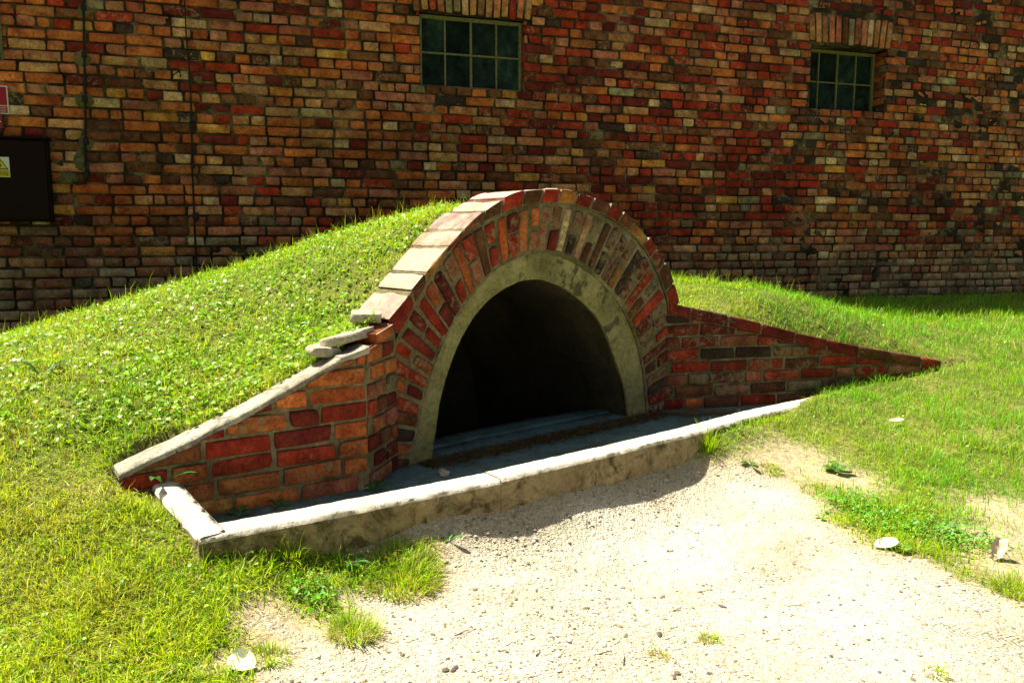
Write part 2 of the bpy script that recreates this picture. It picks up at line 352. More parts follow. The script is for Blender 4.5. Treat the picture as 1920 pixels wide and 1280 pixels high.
def tps_fit(c, lam=2e-4):
    n = len(c); d = np.linalg.norm(c[:, None, :2] - c[None, :, :2], axis=-1); K = d**2 * np.log(d + 1e-9); Pm = np.concatenate([np.ones((n, 1)), c[:, :2]], 1)
    Amat = np.zeros((n + 3, n + 3)); Amat[:n, :n] = K + lam * np.eye(n); Amat[:n, n:] = Pm; Amat[n:, :n] = Pm.T
    return np.linalg.solve(Amat, np.concatenate([c[:, 2], np.zeros(3)]))
CURB = np.array([(-1.005, 2.45), (-.56, 2.735), (-.045, 3.09), (.45, 3.475), (.91, 3.865), (1.36, 4.27), (1.80, 4.635), (1.93, 4.75)])   # front top edge
TPS = tps_fit(ctrl)
def height(x, y):
    x = np.asarray(x, float); y = np.asarray(y, float); sh = np.broadcast(x, y).shape
    xf = np.clip(np.broadcast_to(x, sh).ravel(), -5, 6.5); yf = np.clip(np.broadcast_to(y, sh).ravel(), -2, 9.5); out = np.empty(len(xf))
    for k in range(0, len(xf), 20000):
        d = np.hypot(xf[k:k + 20000, None] - ctrl[None, :, 0], yf[k:k + 20000, None] - ctrl[None, :, 1])
        out[k:k + 20000] = (d**2 * np.log(d + 1e-9)) @ TPS[:-3] + TPS[-3] + TPS[-2] * xf[k:k + 20000] + TPS[-1] * yf[k:k + 20000]
    sw_ = (xf - RS[0]) * RWE[0] + (yf - RS[1]) * RWE[1]; ow_ = (xf - RS[0]) * RWN[0] + (yf - RS[1]) * RWN[1]      # lawn in front of the right wing
    bl = np.clip(1 + np.minimum(ow_, 0) / .40, 0, 1) * np.clip((sw_ - .95) / .12, 0, 1) * np.clip((2.5 - sw_) / .4, 0, 1) * (ow_ < .05); bl = bl * bl * (3 - 2 * bl)
    out = out * (1 - bl) + np.interp(sw_, [1.0, 1.4, 1.8, 2.05, 2.5], [.085, .115, .155, .175, .20]) * bl
    out += noise2(xf, yf, 2.3, 3, 2) * .014 + noise2(xf, yf, 8, 4, 2) * .009
    k = (yf > 2.3) & (yf < 5) & (xf > -1.6) & (xf < 2.0)
    if k.any():
        dc = np.full(len(xf), 9.0)
        for a, b in zip(CURB[:-1], CURB[1:]):
            ab = b - a; t_ = np.clip(((xf[k] - a[0]) * ab[0] + (yf[k] - a[1]) * ab[1]) / (ab @ ab), 0, 1); dc[k] = np.minimum(dc[k], np.hypot(xf[k] - a[0] - t_ * ab[0], yf[k] - a[1] - t_ * ab[1]))
        ab = np.array([.327, -.375]); t_ = np.clip(((xf[k] + 1.31) * ab[0] + (yf[k] - 2.86) * ab[1]) / (ab @ ab), 0, 1); da = np.full(len(xf), 9.0); da[k] = np.hypot(xf[k] + 1.31 - t_ * ab[0], yf[k] - 2.86 - t_ * ab[1]); tz = np.zeros(len(xf)); tz[k] = t_
        out = np.where(da < .17, np.minimum(out, .152 - .075 * tz + np.clip(da - .09, 0, 1) * .4), out)
        out = np.where(dc < .16, np.minimum(out, .062 + np.clip((xf - 1.5) / .3, 0, 1) * .05 + np.clip(dc - .08, 0, 1) * .3), out)
    return np.clip(out, -.5, 1.3).reshape(sh)
def at(x, y):
    d = ray(x, y); ts = np.linspace(1.2, 12, 1100); P = CO + ts[:, None] * d; g = P[:, 2] - height(P[:, 0], P[:, 1])
    k = np.argmax(g < 0)
    if g[k] >= 0: return P[-1]
    f = g[k - 1] / (g[k - 1] - g[k]); return P[k - 1] * (1 - f) + P[k] * f
def inside(px, py, poly):
    poly = np.asarray(poly)[:, :2]; r_ = np.zeros(np.shape(px), bool); n = len(poly)
    for k in range(n):
        x1, y1 = poly[k]; x2, y2 = poly[(k + 1) % n]
        c = ((y1 > py) != (y2 > py)) & (px < (x2 - x1) * (py - y1) / (y2 - y1 + 1e-12) + x1); r_ ^= c
    return r_
def polydist(px, py, poly):
    poly = np.asarray(poly)[:, :2]; n = len(poly); best = np.full(np.shape(px), 1e9)
    for k in range(n):
        a = poly[k]; b = poly[(k + 1) % n]; ab = b - a; t = np.clip(((px - a[0]) * ab[0] + (py - a[1]) * ab[1]) / (ab @ ab + 1e-12), 0, 1)
        best = np.minimum(best, np.hypot(px - a[0] - t * ab[0], py - a[1] - t * ab[1]))
    return best
# the pit: curb front, right wing, behind the arch face, left wing, curb arm
CURB_N = np.array([-.60, .80])
pit = [tuple(p + CURB_N * .05) for p in CURB] + [(1.98, 4.9)]
for s in (1.02, .9, .5, .1): p = RS + RWE * s + RWN * .07; pit.append((p[0], p[1]))
for u in np.linspace(1.07, -.92, 14): p = A3(u, 0, .16); pit.append((p[0], p[1]))
for q in (RB - LE * .07, LC + LN * .07 - LE * .07): pit.append((q[0], q[1]))
for s in (-.2, -.5, -.8, -.92): p = LC + LE * s + LN * .06; pit.append((p[0], p[1]))
pit += [(-1.27, 2.72), (-1.04, 2.5)]
pit = np.array(pit)
PATH_PX = [(500, 1330), (500, 1270), (478, 1243), (535, 1222), (530, 1195), (470, 1165), (500, 1150), (560, 1175), (640, 1205), (690, 1190), (660, 1150), (655, 1118), (720, 1112), (800, 1112), (840, 1072), (830, 1030), (800, 1008)]
PATH_PX2 = [(1310, 872), (1340, 868), (1400, 868), (1455, 890), (1510, 915), (1545, 945), (1535, 975), (1590, 1000), (1640, 1035), (1720, 1050), (1790, 1085), (1850, 1110), (1960, 1150)]
path = [tuple(at(*p)[:2]) for p in PATH_PX]
path += [tuple(p + CURB_N * .03) for p in CURB[1:5]]
path += [tuple(at(*p)[:2]) for p in PATH_PX2]
path += [(4.5, 2.3), (8, 1.4), (8, -6), (-.9, -6), (-.75, 1.0)]
path = np.array(path)
BARE = [(at(x, y)[:2], r_) for x, y, r_ in ((1500, 868, .24), (1440, 866, .15), (1600, 905, .16), (1570, 900, .10), (1885, 960, .22), (1800, 1000, .10), (1900, 1010, .2), (1905, 1065, .2), (500, 1160, .12), (530, 1200, .10), (590, 1185, .12), (420, 1240, .06))]
def wall_gap(x, y): return -((np.asarray(x) - WO[0]) * WN[0] + (np.asarray(y) - WO[1]) * WN[1])     # metres in front of the wall

def axis(lo, hi, a, b, fine, grow=1.25):
    mid = np.arange(a, b, fine); l = [mid[0]]; s = fine
    while l[-1] > lo: s *= grow; l.append(l[-1] - s)
    r_ = [mid[-1]]; s = fine
    while r_[-1] < hi: s *= grow; r_.append(r_[-1] + s)
    return np.concatenate([l[:0:-1], mid, r_[1:]])
gx = axis(-300, 300, -3.2, 4.4, .025); gy = axis(-300, 300, 1.5, 6.6, .025)
GX, GY = np.meshgrid(gx, gy, indexing='ij'); GZ = height(GX, GY)
GP = np.stack([GX, GY, GZ], -1)
F = grid_faces(len(gx), len(gy)); cx = GX.ravel()[F].mean(1); cy = GY.ravel()[F].mean(1)
hole = inside(cx, cy, pit); dpath = polydist(cx, cy, path); inp = inside(cx, cy, path)
sgn = np.where(inp, -dpath, dpath) + noise2(cx, cy, 9, 21, 2) * .05
pathf = (sgn < 0) & ~hole; lawnf = (sgn >= 0) & ~hole
vd = polydist(GX, GY, path); vin = inside(GX, GY, path); vs = np.where(vin, -vd, vd)
gcol = np.zeros((GX.size, 4)); gcol[:, 0] = np.clip(vs.ravel() / .5 + .5, 0, 1); gcol[:, 3] = 1
for c_, r_ in BARE: gcol[:, 1] = np.maximum(gcol[:, 1], np.exp(-(((GX.ravel() - c_[0])**2 + (GY.ravel() - c_[1])**2) / (r_ * 1.1)**2)**1.5))
def sub_mesh(name, F, m):
    ids = np.unique(F); re = np.full(GX.size, -1); re[ids] = np.arange(len(ids)); mb = MB(); mb.add(GP.reshape(-1, 3)[ids], re[F], gcol[ids]); return mb.build(name, m)

m, t, b = mat('soil'); o = coords(t)
n1 = noise(t, o, 3, 6, .65); n2 = noise(t, o, 40, 5, .7); n3 = noise(t, o, 150, 3, .6)
at_ = N(t, 'ShaderNodeAttribute', attribute_name='Col'); sx = t.nodes.new('ShaderNodeSeparateColor'); t.links.new(at_.outputs['Color'], sx.inputs[0])
c = ramp(t, n1, [(.35, (.08, .11, .015)), (.5, (.12, .14, .022)), (.68, (.20, .18, .05))])
c = mix(t, maths(t, 'MAXIMUM', ramp(t, sx.outputs[0], [(.5, 1.0), (.68, 0.0)]), maths(t, 'MULTIPLY', sx.outputs[1], .95)), c, (.42, .34, .20))
c = mix(t, 1.0, c, ramp(t, n2, [(.3, .5), (.5, 1.0), (.7, 1.35)]), 'MULTIPLY')
t.links.new(c, b.inputs['Base Color']); b.inputs['Roughness'].default_value = 1.0
bump(t, b, maths(t, 'ADD', n2, maths(t, 'MULTIPLY', n3, .4)), 1.0, .012); M_SOIL = m
m, t, b = mat('gravel'); o = coords(t)
n1 = noise(t, o, 1.7, 6, .65); n2 = noise(t, o, 28, 6, .75); n3 = noise(t, o, 120, 4, .65)
vo = N(t, 'ShaderNodeTexVoronoi', Scale=75.0); t.links.new(o, vo.inputs['Vector'])
vo2 = N(t, 'ShaderNodeTexVoronoi', Scale=160.0); t.links.new(o, vo2.inputs['Vector'])
at_ = N(t, 'ShaderNodeAttribute', attribute_name='Col'); sx = t.nodes.new('ShaderNodeSeparateColor'); t.links.new(at_.outputs['Color'], sx.inputs[0])
c = ramp(t, n1, [(.3, (.38, .335, .22)), (.46, (.51, .475, .34)), (.6, (.61, .58, .44))])
c = mix(t, ramp(t, sx.outputs[0], [(.25, 0.0), (.5, .75)]), c, (.42, .34, .20))
sv = t.nodes.new('ShaderNodeSeparateColor'); t.links.new(vo.outputs['Color'], sv.inputs[0]); sv2 = t.nodes.new('ShaderNodeSeparateColor'); t.links.new(vo2.outputs['Color'], sv2.inputs[0])
nb = noise(t, o, 5.5, 5, .7)
c = mix(t, 1.0, c, ramp(t, sv2.outputs[0], [(0., .72), (1., 1.12)]), 'MULTIPLY')
c = mix(t, ramp(t, nb, [(.42, .2), (.58, 1.)]), c, mix(t, 1.0, c, ramp(t, sv.outputs[1], [(0., .55), (.15, .9), (1., 1.15)]), 'MULTIPLY'))
c = mix(t, 1.0, c, ramp(t, n2, [(.3, .6), (.46, 1.0), (.7, 1.1)]), 'MULTIPLY')
c = mix(t, maths(t, 'MULTIPLY', ramp(t, n3, [(.33, 1.), (.40, 0.)]), .75), c, (.11, .08, .05))
t.links.new(c, b.inputs['Base Color']); b.inputs['Roughness'].default_value = .95
tp_ = at(1880, 1196); ta_ = at(1760, 1175) - tp_; ta_ = ta_ / np.linalg.norm(ta_); tb_ = np.array([-ta_[1], ta_[0], 0])
def dotn(v): q = N(t, 'ShaderNodeVectorMath', operation='DOT_PRODUCT'); t.links.new(o, q.inputs[0]); q.inputs[1].default_value = tuple(v); return maths(t, 'SUBTRACT', q.outputs['Value'], float(tp_ @ np.array(v)))
u_ = dotn(ta_); v_ = dotn(tb_); av = maths(t, 'ABSOLUTE', v_)
tread = maths(t, 'SINE', maths(t, 'MULTIPLY', maths(t, 'ADD', u_, maths(t, 'MULTIPLY', av, .9)), 330.0))
tmask = maths(t, 'MULTIPLY', ramp(t, maths(t, 'MULTIPLY', av, 10.0), [(.30, 1.), (.42, 0.)]), ramp(t, maths(t, 'MULTIPLY', maths(t, 'ABSOLUTE', maths(t, 'SUBTRACT', u_, .05)), 2.5), [(.3, 1.), (.6, 0.)]))
tread = maths(t, 'MULTIPLY', maths(t, 'MULTIPLY', tread, tmask), .2)
h = maths(t, 'ADD', maths(t, 'ADD', maths(t, 'MULTIPLY', n2, 1.3), tread), maths(t, 'ADD', maths(t, 'MULTIPLY', vo.outputs['Distance'], -.5), maths(t, 'MULTIPLY', vo2.outputs['Distance'], -.25)))
bump(t, b, h, 1.0, .013); M_GRAVEL = m
tag(sub_mesh('ground', F[lawnf], M_SOIL), kind='structure')
tag(sub_mesh('gravel_path', F[pathf], M_GRAVEL), kind='structure')
# pit floor
mb = MB()
fl = [tuple(p + CURB_N * .06) for p in CURB] + [(2.2, 5.2)] + [tuple((RS + RWE * s + RWN * .1)[:2]) for s in (1.2, 0)] + [tuple(A3(u, 0, o_)[:2]) for u, o_ in ((1.0, .3), (-.98, .3))] + [tuple((LC + LN * .1)[:2]), tuple((LC - LE * .95 + LN * .08)[:2]), (-1.25, 2.74)]
fl = np.array(fl); xs = np.arange(-1.6, 2.4, .03); ys = np.arange(2.3, 5.4, .03); X, Y = np.meshgrid(xs, ys, indexing='ij')
arch_off = (X - AO[0]) * AN[0] + (Y - AO[1]) * AN[1]
Z = noise2(X, Y, 7, 8, 3) * .005 + np.where(X < -.62, (-.62 - X) * .03, 0)
Ff = grid_faces(len(xs), len(ys)); fx = X.ravel()[Ff].mean(1); fy = Y.ravel()[Ff].mean(1)
keep = inside(fx, fy, fl) & (((fx - AO[0]) * AN[0] + (fy - AO[1]) * AN[1]) < .06)
ids = np.unique(Ff[keep]); re = np.full(X.size, -1); re[ids] = np.arange(len(ids))
mb.add(np.stack([X, Y, Z], -1).reshape(-1, 3)[ids], re[Ff[keep]])
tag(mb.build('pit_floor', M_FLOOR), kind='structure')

# ------------------------------------------------------------------ brick colours
PAL = {'red': (.27, .030, .010), 'deep': (.13, .017, .009), 'orange': (.36, .105, .026), 'tan': (.35, .17, .07), 'pale': (.43, .29, .15), 'ochre': (.42, .20, .04), 'brown': (.13, .050, .020), 'dark': (.045, .026, .018), 'pink': (.32, .115, .06), 'grey': (.20, .16, .085)}
KEYS = list(PAL)
def pick(rg, wts, n):
    p = np.array([wts.get(k, 0) for k in KEYS], float); p /= p.sum(); c = np.array([PAL[k] for k in KEYS])[rg.choice(len(KEYS), n, p=p)]
    c = c * rg.uniform(.75, 1.25, (n, 1)) * rg.uniform(.93, 1.07, (n, 3)); return np.concatenate([c, rg.random((n, 1))], 1)

# ------------------------------------------------------------------ the brick building
WALL_TOP, WALL_BOT, S0, S1 = 3.92, 0.0, -6.4, 8.6
bld = empty('brick_building', tuple(W3(1.0, .4)), 'long low red brick building with small barred windows and mossy base', 'building')
def prect(x0, y0, x1, y1): a = wall_sz(x0, y0); c_ = wall_sz(x1, y1); return [a[0], c_[0], c_[1], a[1]]      # s0, s1, z0, z1
W1 = prect(787, 22, 980, 169); a = wall_sz(787, 168); W1 = [wall_sz(788, 100)[0], wall_sz(982, 100)[0], wall_sz(880, 168)[1], wall_sz(880, 31)[1]]
W2 = [wall_sz(1519, 150)[0], wall_sz(1660, 150)[0], wall_sz(1580, 209)[1], wall_sz(1590, 89)[1]]
w3w = W1[1] - W1[0]; s3 = wall_sz(4, 80)[0]; W3_ = [s3 - w3w, s3, W1[2], W1[3] - .01]
WINS = [(W1, .07), (W2, .17), (W3_, .05)]
wall = MB(); rg = np.random.default_rng(5)
CH, J = .077, .011
Cs = []; cols = []
nrow = int((WALL_TOP - WALL_BOT) / CH)
LINT = [(W1[0] - .06, W1[1] + .07, W1[3], W1[3] + .26), (W2[0] - .03, W2[1] + .05, W2[3] + .01, W2[3] + .30), (W3_[0] - .06, W3_[1] + .06, W3_[3], W3_[3] + .26)]
def blocked(s0, s1, z0, z1):
    out = [(s0, s1)]
    for (a0, a1, b0, b1) in [(w_[0], w_[1], w_[2], w_[3]) for w_, _ in WINS] + LINT:
        if z1 > b0 + .02 and z0 < b1 - .02:
            nx = []
            for (p, q) in out:
                if q <= a0 or p >= a1: nx.append((p, q))
                else:
                    if p < a0 - .03: nx.append((p, a0))
                    if q > a1 + .03: nx.append((a1, q))
            out = nx
    return out
dep = []
for r_ in range(nrow):
    z0 = WALL_BOT + r_ * CH; s = S0 + rg.uniform(0, .2); hdr = r_ % 2
    while s < S1:
        h_ = hdr if rg.random() > .10 else 1 - hdr
        if not h_ and rg.random() < .10: h_ = 1
        L = (.117 if h_ else .243) + rg.normal(0, .006)
        if rg.random() < .05: L *= .7
        for (p, q) in blocked(s, s + L, z0, z0 + CH - J):
            if q - p < .02: continue
            dz = (noise2(p, z0, .9, 31, 2) * .010) + rg.normal(0, .0018); dz2 = (noise2(q, z0, .9, 31, 2) * .010) + rg.normal(0, .0018)
            hh = CH - J * rg.uniform(.7, 1.2) + rg.normal(0, .0015)
            Cs.append([(p, z0 + dz), (q, z0 + dz2), (q, z0 + dz2 + hh), (p, z0 + dz + hh)])
            sc = (p + q) / 2
            lf = np.clip((1.2 - sc) / 3, 0, 1); rt = np.clip((sc - 2.2) / 2.5, 0, 1)
            k = noise2(sc * .8, z0, 1.1, 41, 2); redz = np.clip(.35 + k * 1.3 + (.35 if .0 < sc < 3.0 else 0), 0, 1.2)
            wts = {'red': 2.2 * redz + .35, 'deep': 1.3 * redz + .35, 'orange': 1.45 + .6 * lf, 'tan': .6 + .6 * lf + .5 * rt, 'pale': .10 + .28 * lf + .25 * rt, 'ochre': .22, 'brown': 1.0 + .4 * rt, 'dark': .14 + .16 * rt, 'pink': .7 + .5 * lf, 'grey': .12 + .35 * rt}
            c = pick(rg, wts, 1)[0]
            gz = z0 - .45                               # algae and lime on the lowest courses
            a_ = np.clip((.62 - gz) / .3, 0, 1) * (.55 + .35 * noise2(sc, z0, 2, 55, 2))
            a_ = np.clip(a_, 0, .85); ol = np.array([.29, .235, .135]) * rg.uniform(.4, 1.25)
            c[:3] = c[:3] * (1 - a_) + ol * a_; cols.append(c)
            dep.append(rg.normal(0, .003))
        s += L + J * rg.uniform(.7, 1.5)
Cs = np.array(Cs); dep = np.array(dep)
C3 = W3(Cs[..., 0], Cs[..., 1], np.repeat((dep - .006)[:, None], 4, 1) + rg.normal(0, .0015, Cs.shape[:2]))
bricks(wall, C3, -WN, .03, cols, 0, bev=.006, rough=.0034, chip=.5, seed=1, wob=2.4, soil=.42)  # stronger painted joint shade round the wall bricks
# lintels: soldier bricks
for (q, n_, fan) in ((LINT[0], 15, .06), (LINT[1], 13, .06), (LINT[2], 15, .05)):
    Cs = []; e = np.linspace(q[0] + .005, q[1] - .005, n_ + 1); ctr = (q[0] + q[1]) / 2
    for k in range(n_):
        a0, a1 = e[k] + .007, e[k + 1] - .007; top = q[3] - rg.uniform(.005, .035); bot = q[2] + rg.uniform(.006, .03)
        f0 = 1 + fan; Cs.append([(a0, bot), (a1, bot), (ctr + (a1 - ctr) * f0, top), (ctr + (a0 - ctr) * f0, top)])
    Cs = np.array(Cs); col = pick(rg, {'orange': 1.5, 'tan': 2, 'pale': 1.2, 'pink': 1.5, 'brown': 1, 'red': .6, 'grey': .5}, n_)
    bricks(wall, W3(Cs[..., 0], Cs[..., 1], np.full(Cs.shape[:2], -.006)), -WN, .03, col, 0, bev=.005, rough=.003, chip=.5, seed=2)
# mortar sheet with window holes
sb = np.unique(np.concatenate([np.arange(S0, S1, .045)] + [[w_[0], w_[1]] for w_, _ in WINS])); zb = np.unique(np.concatenate([np.arange(-.3, WALL_TOP + .001, .035)] + [[w_[2], w_[3]] for w_, _ in WINS] + [[WALL_TOP]]))
SS, ZZ = np.meshgrid(sb, zb, indexing='ij')
off = .009 - np.clip((SS - .5) / 4, 0, 1) * .006 + noise2(SS, ZZ, 3, 61, 3) * .009 + noise2(SS, ZZ, 22, 62, 2) * .005
P = W3(SS, ZZ, off); Fm = grid_faces(len(sb), len(zb)); cs = SS.ravel()[Fm].mean(1); cz = ZZ.ravel()[Fm].mean(1); keep = np.ones(len(Fm), bool)
for w_, _ in WINS: keep &= ~((cs > w_[0]) & (cs < w_[1]) & (cz > w_[2]) & (cz < w_[3]))
wall.add(P.reshape(-1, 3), Fm[keep][:, ::-1], mi=1)
# reveals: brick jambs, sill and soffit of each opening
for (w_, rec) in WINS:
    dpt = rec + .10
    for side, s_ in ((1, w_[0]), (-1, w_[1])):
        C_ = []
        zz = WALL_BOT + CH * math.ceil(w_[2] / CH - .3)
        while zz < w_[3]:
            z1 = min(zz + CH - J, w_[3]); za = max(zz, w_[2])
            if z1 - za > .02:
                p0 = W3(s_, za, .004); p1 = W3(s_, za, dpt); p2 = W3(s_, z1, dpt); p3 = W3(s_, z1, .004); C_.append([p0, p1, p2, p3])
            zz += CH
        if C_: bricks(wall, C_, WE * side, .02, pick(rg, {'red': 1.5, 'brown': 1.5, 'orange': 1, 'grey': .7, 'dark': .6}, len(C_)), 0, seed=3)
        g = np.array([[W3(s_ - side * .006, z_, o_) for o_ in (.0, dpt)] for z_ in (w_[2], w_[3])]); add_grid(wall, g, mi=1)
    for z_ in (w_[2] - .004, w_[3] + .012):
        g = np.array([[W3(s_, z_, o_) for o_ in (.003, dpt)] for s_ in (w_[0], w_[1])]); add_grid(wall, g, mi=1)
# rear faces so that the building is closed
wall_o = wall.build('wall', [M_WALLBRICK, M_WALLMORTAR], bld)
m, t, b = mat('plain_brick'); o = coords(t); br = t.nodes.new('ShaderNodeTexBrick'); br.inputs['Scale'].default_value = 1.0
for k_, v_ in (('Brick Width', .255), ('Row Height', .077), ('Mortar Size', .006)): br.inputs[k_].default_value = v_
br.inputs['Color1'].default_value = (.22, .06, .03, 1); br.inputs['Color2'].default_value = (.3, .14, .06, 1); br.inputs['Mortar'].default_value = (.12, .1, .06, 1)
uvn = t.nodes.new('ShaderNodeUVMap'); t.links.new(uvn.outputs[0], br.inputs['Vector']); t.links.new(br.outputs[0], b.inputs['Base Color']); b.inputs['Roughness'].default_value = .9; M_PLAIN = m
sw = MB(); BD = 7.0
def uvquad(mb, P, w_, h_): mb.add(P, [[0, 1, 2, 3]], uv=[(0, 0), (w_, 0), (w_, h_), (0, h_)])
for s_ in (S0, S1 + .1): uvquad(sw, [W3(s_, -.3, .0), W3(s_, -.3, BD), W3(s_, WALL_TOP, BD), W3(s_, WALL_TOP, 0)], BD, 4.2)
uvquad(sw, [W3(S0, -.3, BD), W3(S1 + .1, -.3, BD), W3(S1 + .1, WALL_TOP, BD), W3(S0, WALL_TOP, BD)], 15, 4.2)
g = MB()
sw.build('rear_wall', M_PLAIN, bld, smooth=False)
M_ROOF = simple('roof_felt', (.06, .058, .055), .9, bumpy=.5)
rf = MB(); box(rf, W3((S0 + S1 + .1) / 2, WALL_TOP + .03, BD / 2), WE, WN, ZUP, (S1 - S0) / 2 + .08, BD / 2 + .03, .03, bev=.008); rf.build('roof', M_ROOF, bld, smooth=False)
M_DARK = simple('room_plaster', (.05, .055, .045), .9)
rm = MB(); add_grid(rm, np.array([[W3(s_, z_, .9) for z_ in (-.2, WALL_TOP)] for s_ in (S0 + .1, S1)])); rm.build('inner_partition', M_DARK, bld)
# windows
M_FRAME = simple('rusty_steel_frame', (.14, .145, .06), .7, 0.0, .6, .5, 60)
m, t, b = mat('dirty_glass'); o = coords(t); n1 = noise(t, o, 6, 6, .75); n2 = noise(t, o, 60, 4, .7)
c = ramp(t, n1, [(.36, (.003, .006, .005)), (.52, (.010, .024, .018)), (.62, (.025, .045, .030)), (.75, (.08, .09, .045))]); at_ = N(t, 'ShaderNodeAttribute', attribute_name='Col'); c = mix(t, 1.0, c, at_.outputs['Color'], 'MULTIPLY'); t.links.new(c, b.inputs['Base Color'])
t.links.new(ramp(t, n2, [(.3, .2), (.7, .5)]), b.inputs['Roughness']); b.inputs['Specular IOR Level'].default_value = .07; M_GLASS = m
def window(w_, rec, barw, clip=None):
    s0, s1, z0, z1 = w_; fr = MB()
    for (a0, a1, b0, b1) in ((s0, s1, z0, z0 + .028), (s0, s1, z1 - .03, z1), (s0, s0 + .026, z0, z1), (s1 - .026, s1, z0, z1)):
        box(fr, W3((a0 + a1) / 2, (b0 + b1) / 2, rec), WE, WN, ZUP, (a1 - a0) / 2, .018 - (.001 if a1 - a0 < .1 else 0), (b1 - b0) / 2, bev=.003)
    for k in (1, 2, 3):
        s_ = s0 + (s1 - s0) * k / 4; box(fr, W3(s_, (z0 + z1) / 2, rec + .004), WE, WN, ZUP, barw * (1.35 if k == 2 else 1), .012, (z1 - z0) / 2 - .02, bev=.003)
    box(fr, W3((s0 + s1) / 2, (z0 + z1) / 2 - .005, rec + .003), WE, WN, ZUP, (s1 - s0) / 2 - .02, .014, barw, bev=.003)
    f = fr.build('window', M_FRAME, bld, smooth=False)
    pn = MB()
    for i in range(4):
        for j in range(2):
            a0 = s0 + (s1 - s0) * i / 4; a1 = s0 + (s1 - s0) * (i + 1) / 4; b0 = z0 + (z1 - z0) * j / 2; b1 = z0 + (z1 - z0) * (j + 1) / 2
            t1, t2, t3 = rg.normal(0, .0012, 3)
            k_ = rg.uniform(.35, 1.5); pn.add([W3(a0, b0, rec + .012 + t1), W3(a1, b0, rec + .012 + t2), W3(a1, b1, rec + .012 + t3), W3(a0, b1, rec + .012 + t1 - t2 + t3)], [[0, 1, 2, 3]], (k_, k_, k_, 1))
    p = pn.build('pane', M_GLASS, None, smooth=False); p.parent = f; p.location = (0, 0, 0)
    return f
window(W1, .07, .0075); window(W2, .17, .0065); window(W3_, .05, .008)

# ------------------------------------------------------------------ things on the wall
M_IRON = simple('black_iron', (.012, .012, .011), .75, 0.0, .5)
M_PATCH = M_WALLMORTAR2
def cable(label, pts_px, rad, clamps, patches):
    pts = [wall_sz(*p) for p in pts_px]; top = pts[0]
    s0, z0 = pts[0]; root = empty('conductor_cable', tuple(W3(*pts[-1], -.02)), label, 'cable', 'lightning conductor cables on the brick wall')
    P = np.array([W3(s_, z_, -.018) for s_, z_ in pts]); tt = np.linspace(0, 1, 60); ti = np.linspace(0, 1, len(P)); Q = np.stack([np.interp(tt, ti, P[:, k]) for k in range(3)], -1)
    Q += noise3(Q, 3, 71)[:, None] * .004 * WE
    mb = MB(); tube(mb, Q, np.interp(tt, [0, 1], rad), 6); mb.build('wire', M_IRON, root)
    for (x, y, r_) in clamps:
        c = W3(*wall_sz(x, y)); mb = MB(); box(mb, c - WN * .022, WE, WN, ZUP, r_, .014, r_ * 1.3, bev=.004); tube(mb, [c + WN * .01, c - WN * .03], r_ * .45, 8); mb.build('clamp', M_IRON, root, smooth=False)
    for (x, y, rx, ry) in patches:                        # hand-sized dabs of mortar round the clamps
        s_, z_ = wall_sz(x, y); mb = MB(); th = np.linspace(0, 2 * np.pi, 28, endpoint=False); rr = np.array([0, .5, .85, 1.0]); hh = [-.0135, -.013, -.0085, .004]
        n_ = 1 + noise2(np.cos(th) * 1.6 + s_ * 9, np.sin(th) * 1.6 + z_ * 9, 1, 73, 2) * .45
        ss = s_ + rr[:, None] * np.cos(th) * rx * n_ * .75; zz = z_ + rr[:, None] * np.sin(th) * ry * n_ * .8
        Pp = W3(ss, zz, np.array(hh)[:, None] + noise2(ss, zz, 30, 74) * .002); mb.add(Pp.transpose(1, 0, 2).reshape(-1, 3), grid_faces(28, 4, True)); mb.build('mortar_patch', M_PATCH, root)
    return root
cable('thicker black wire with mortar dabs and a hooked end above the dark cabinet', [(155, -60), (158, 0), (159, 100), (160, 200), (162, 300), (163, 335), (160, 344), (150, 346), (138, 344)], (.008, .008),
      [(158, 16, .016), (159, 104, .016), (160, 187, .018), (162, 266, .018), (163, 328, .018)], [(158, 20, .07, .07), (156, 110, .075, .075), (160, 190, .085, .07), (161, 270, .07, .07), (150, 300, .06, .09), (128, 335, .10, .06)])
cable('thin dark wire down the brick wall to the grass behind the mound', [(345, -60), (346, 0), (349, 75), (355, 130), (358, 180), (360, 240), (361, 320), (364, 400), (369, 500), (371, 560)], (.004, .009),
      [(350, 76, .008), (359, 214, .013), (360, 238, .015), (363, 312, .014), (367, 406, .022)], [(372, 150, .05, .04)])
# cabinet
M_CAB = simple('brown_painted_steel', (.011, .0042, .0024), .6, 0.0, .15, .15, 12, .1)
cs_ = [wall_sz(98, 340)[0], wall_sz(60, 263)[1], wall_sz(60, 416)[1]]
cab = empty('electrical_cabinet', tuple(W3(cs_[0] - .35, cs_[2], -.06)), 'dark brown steel electrical cabinet with a yellow warning sticker on the brick wall', 'electrical cabinet')
CW = .72; cc_s = cs_[0] - CW / 2; cc_z = (cs_[1] + cs_[2]) / 2; chh = (cs_[1] - cs_[2]) / 2
mb = MB(); box(mb, W3(cc_s, cc_z, -.035), WE, WN, ZUP, CW / 2, .04, chh, bev=.006); mb.build('housing', M_CAB, cab, smooth=False)
mb = MB(); box(mb, W3(cc_s, cc_z, -.082), WE, WN, ZUP, CW / 2 - .012, .008, chh - .012, bev=.004); mb.build('door', M_CAB, cab, smooth=False)
mb = MB(); box(mb, W3(cc_s, cs_[1] + .006, -.045), WE, WN, ZUP, CW / 2 + .012, .06, .006, bev=.003); mb.build('rain_lip', M_CAB, cab, smooth=False)
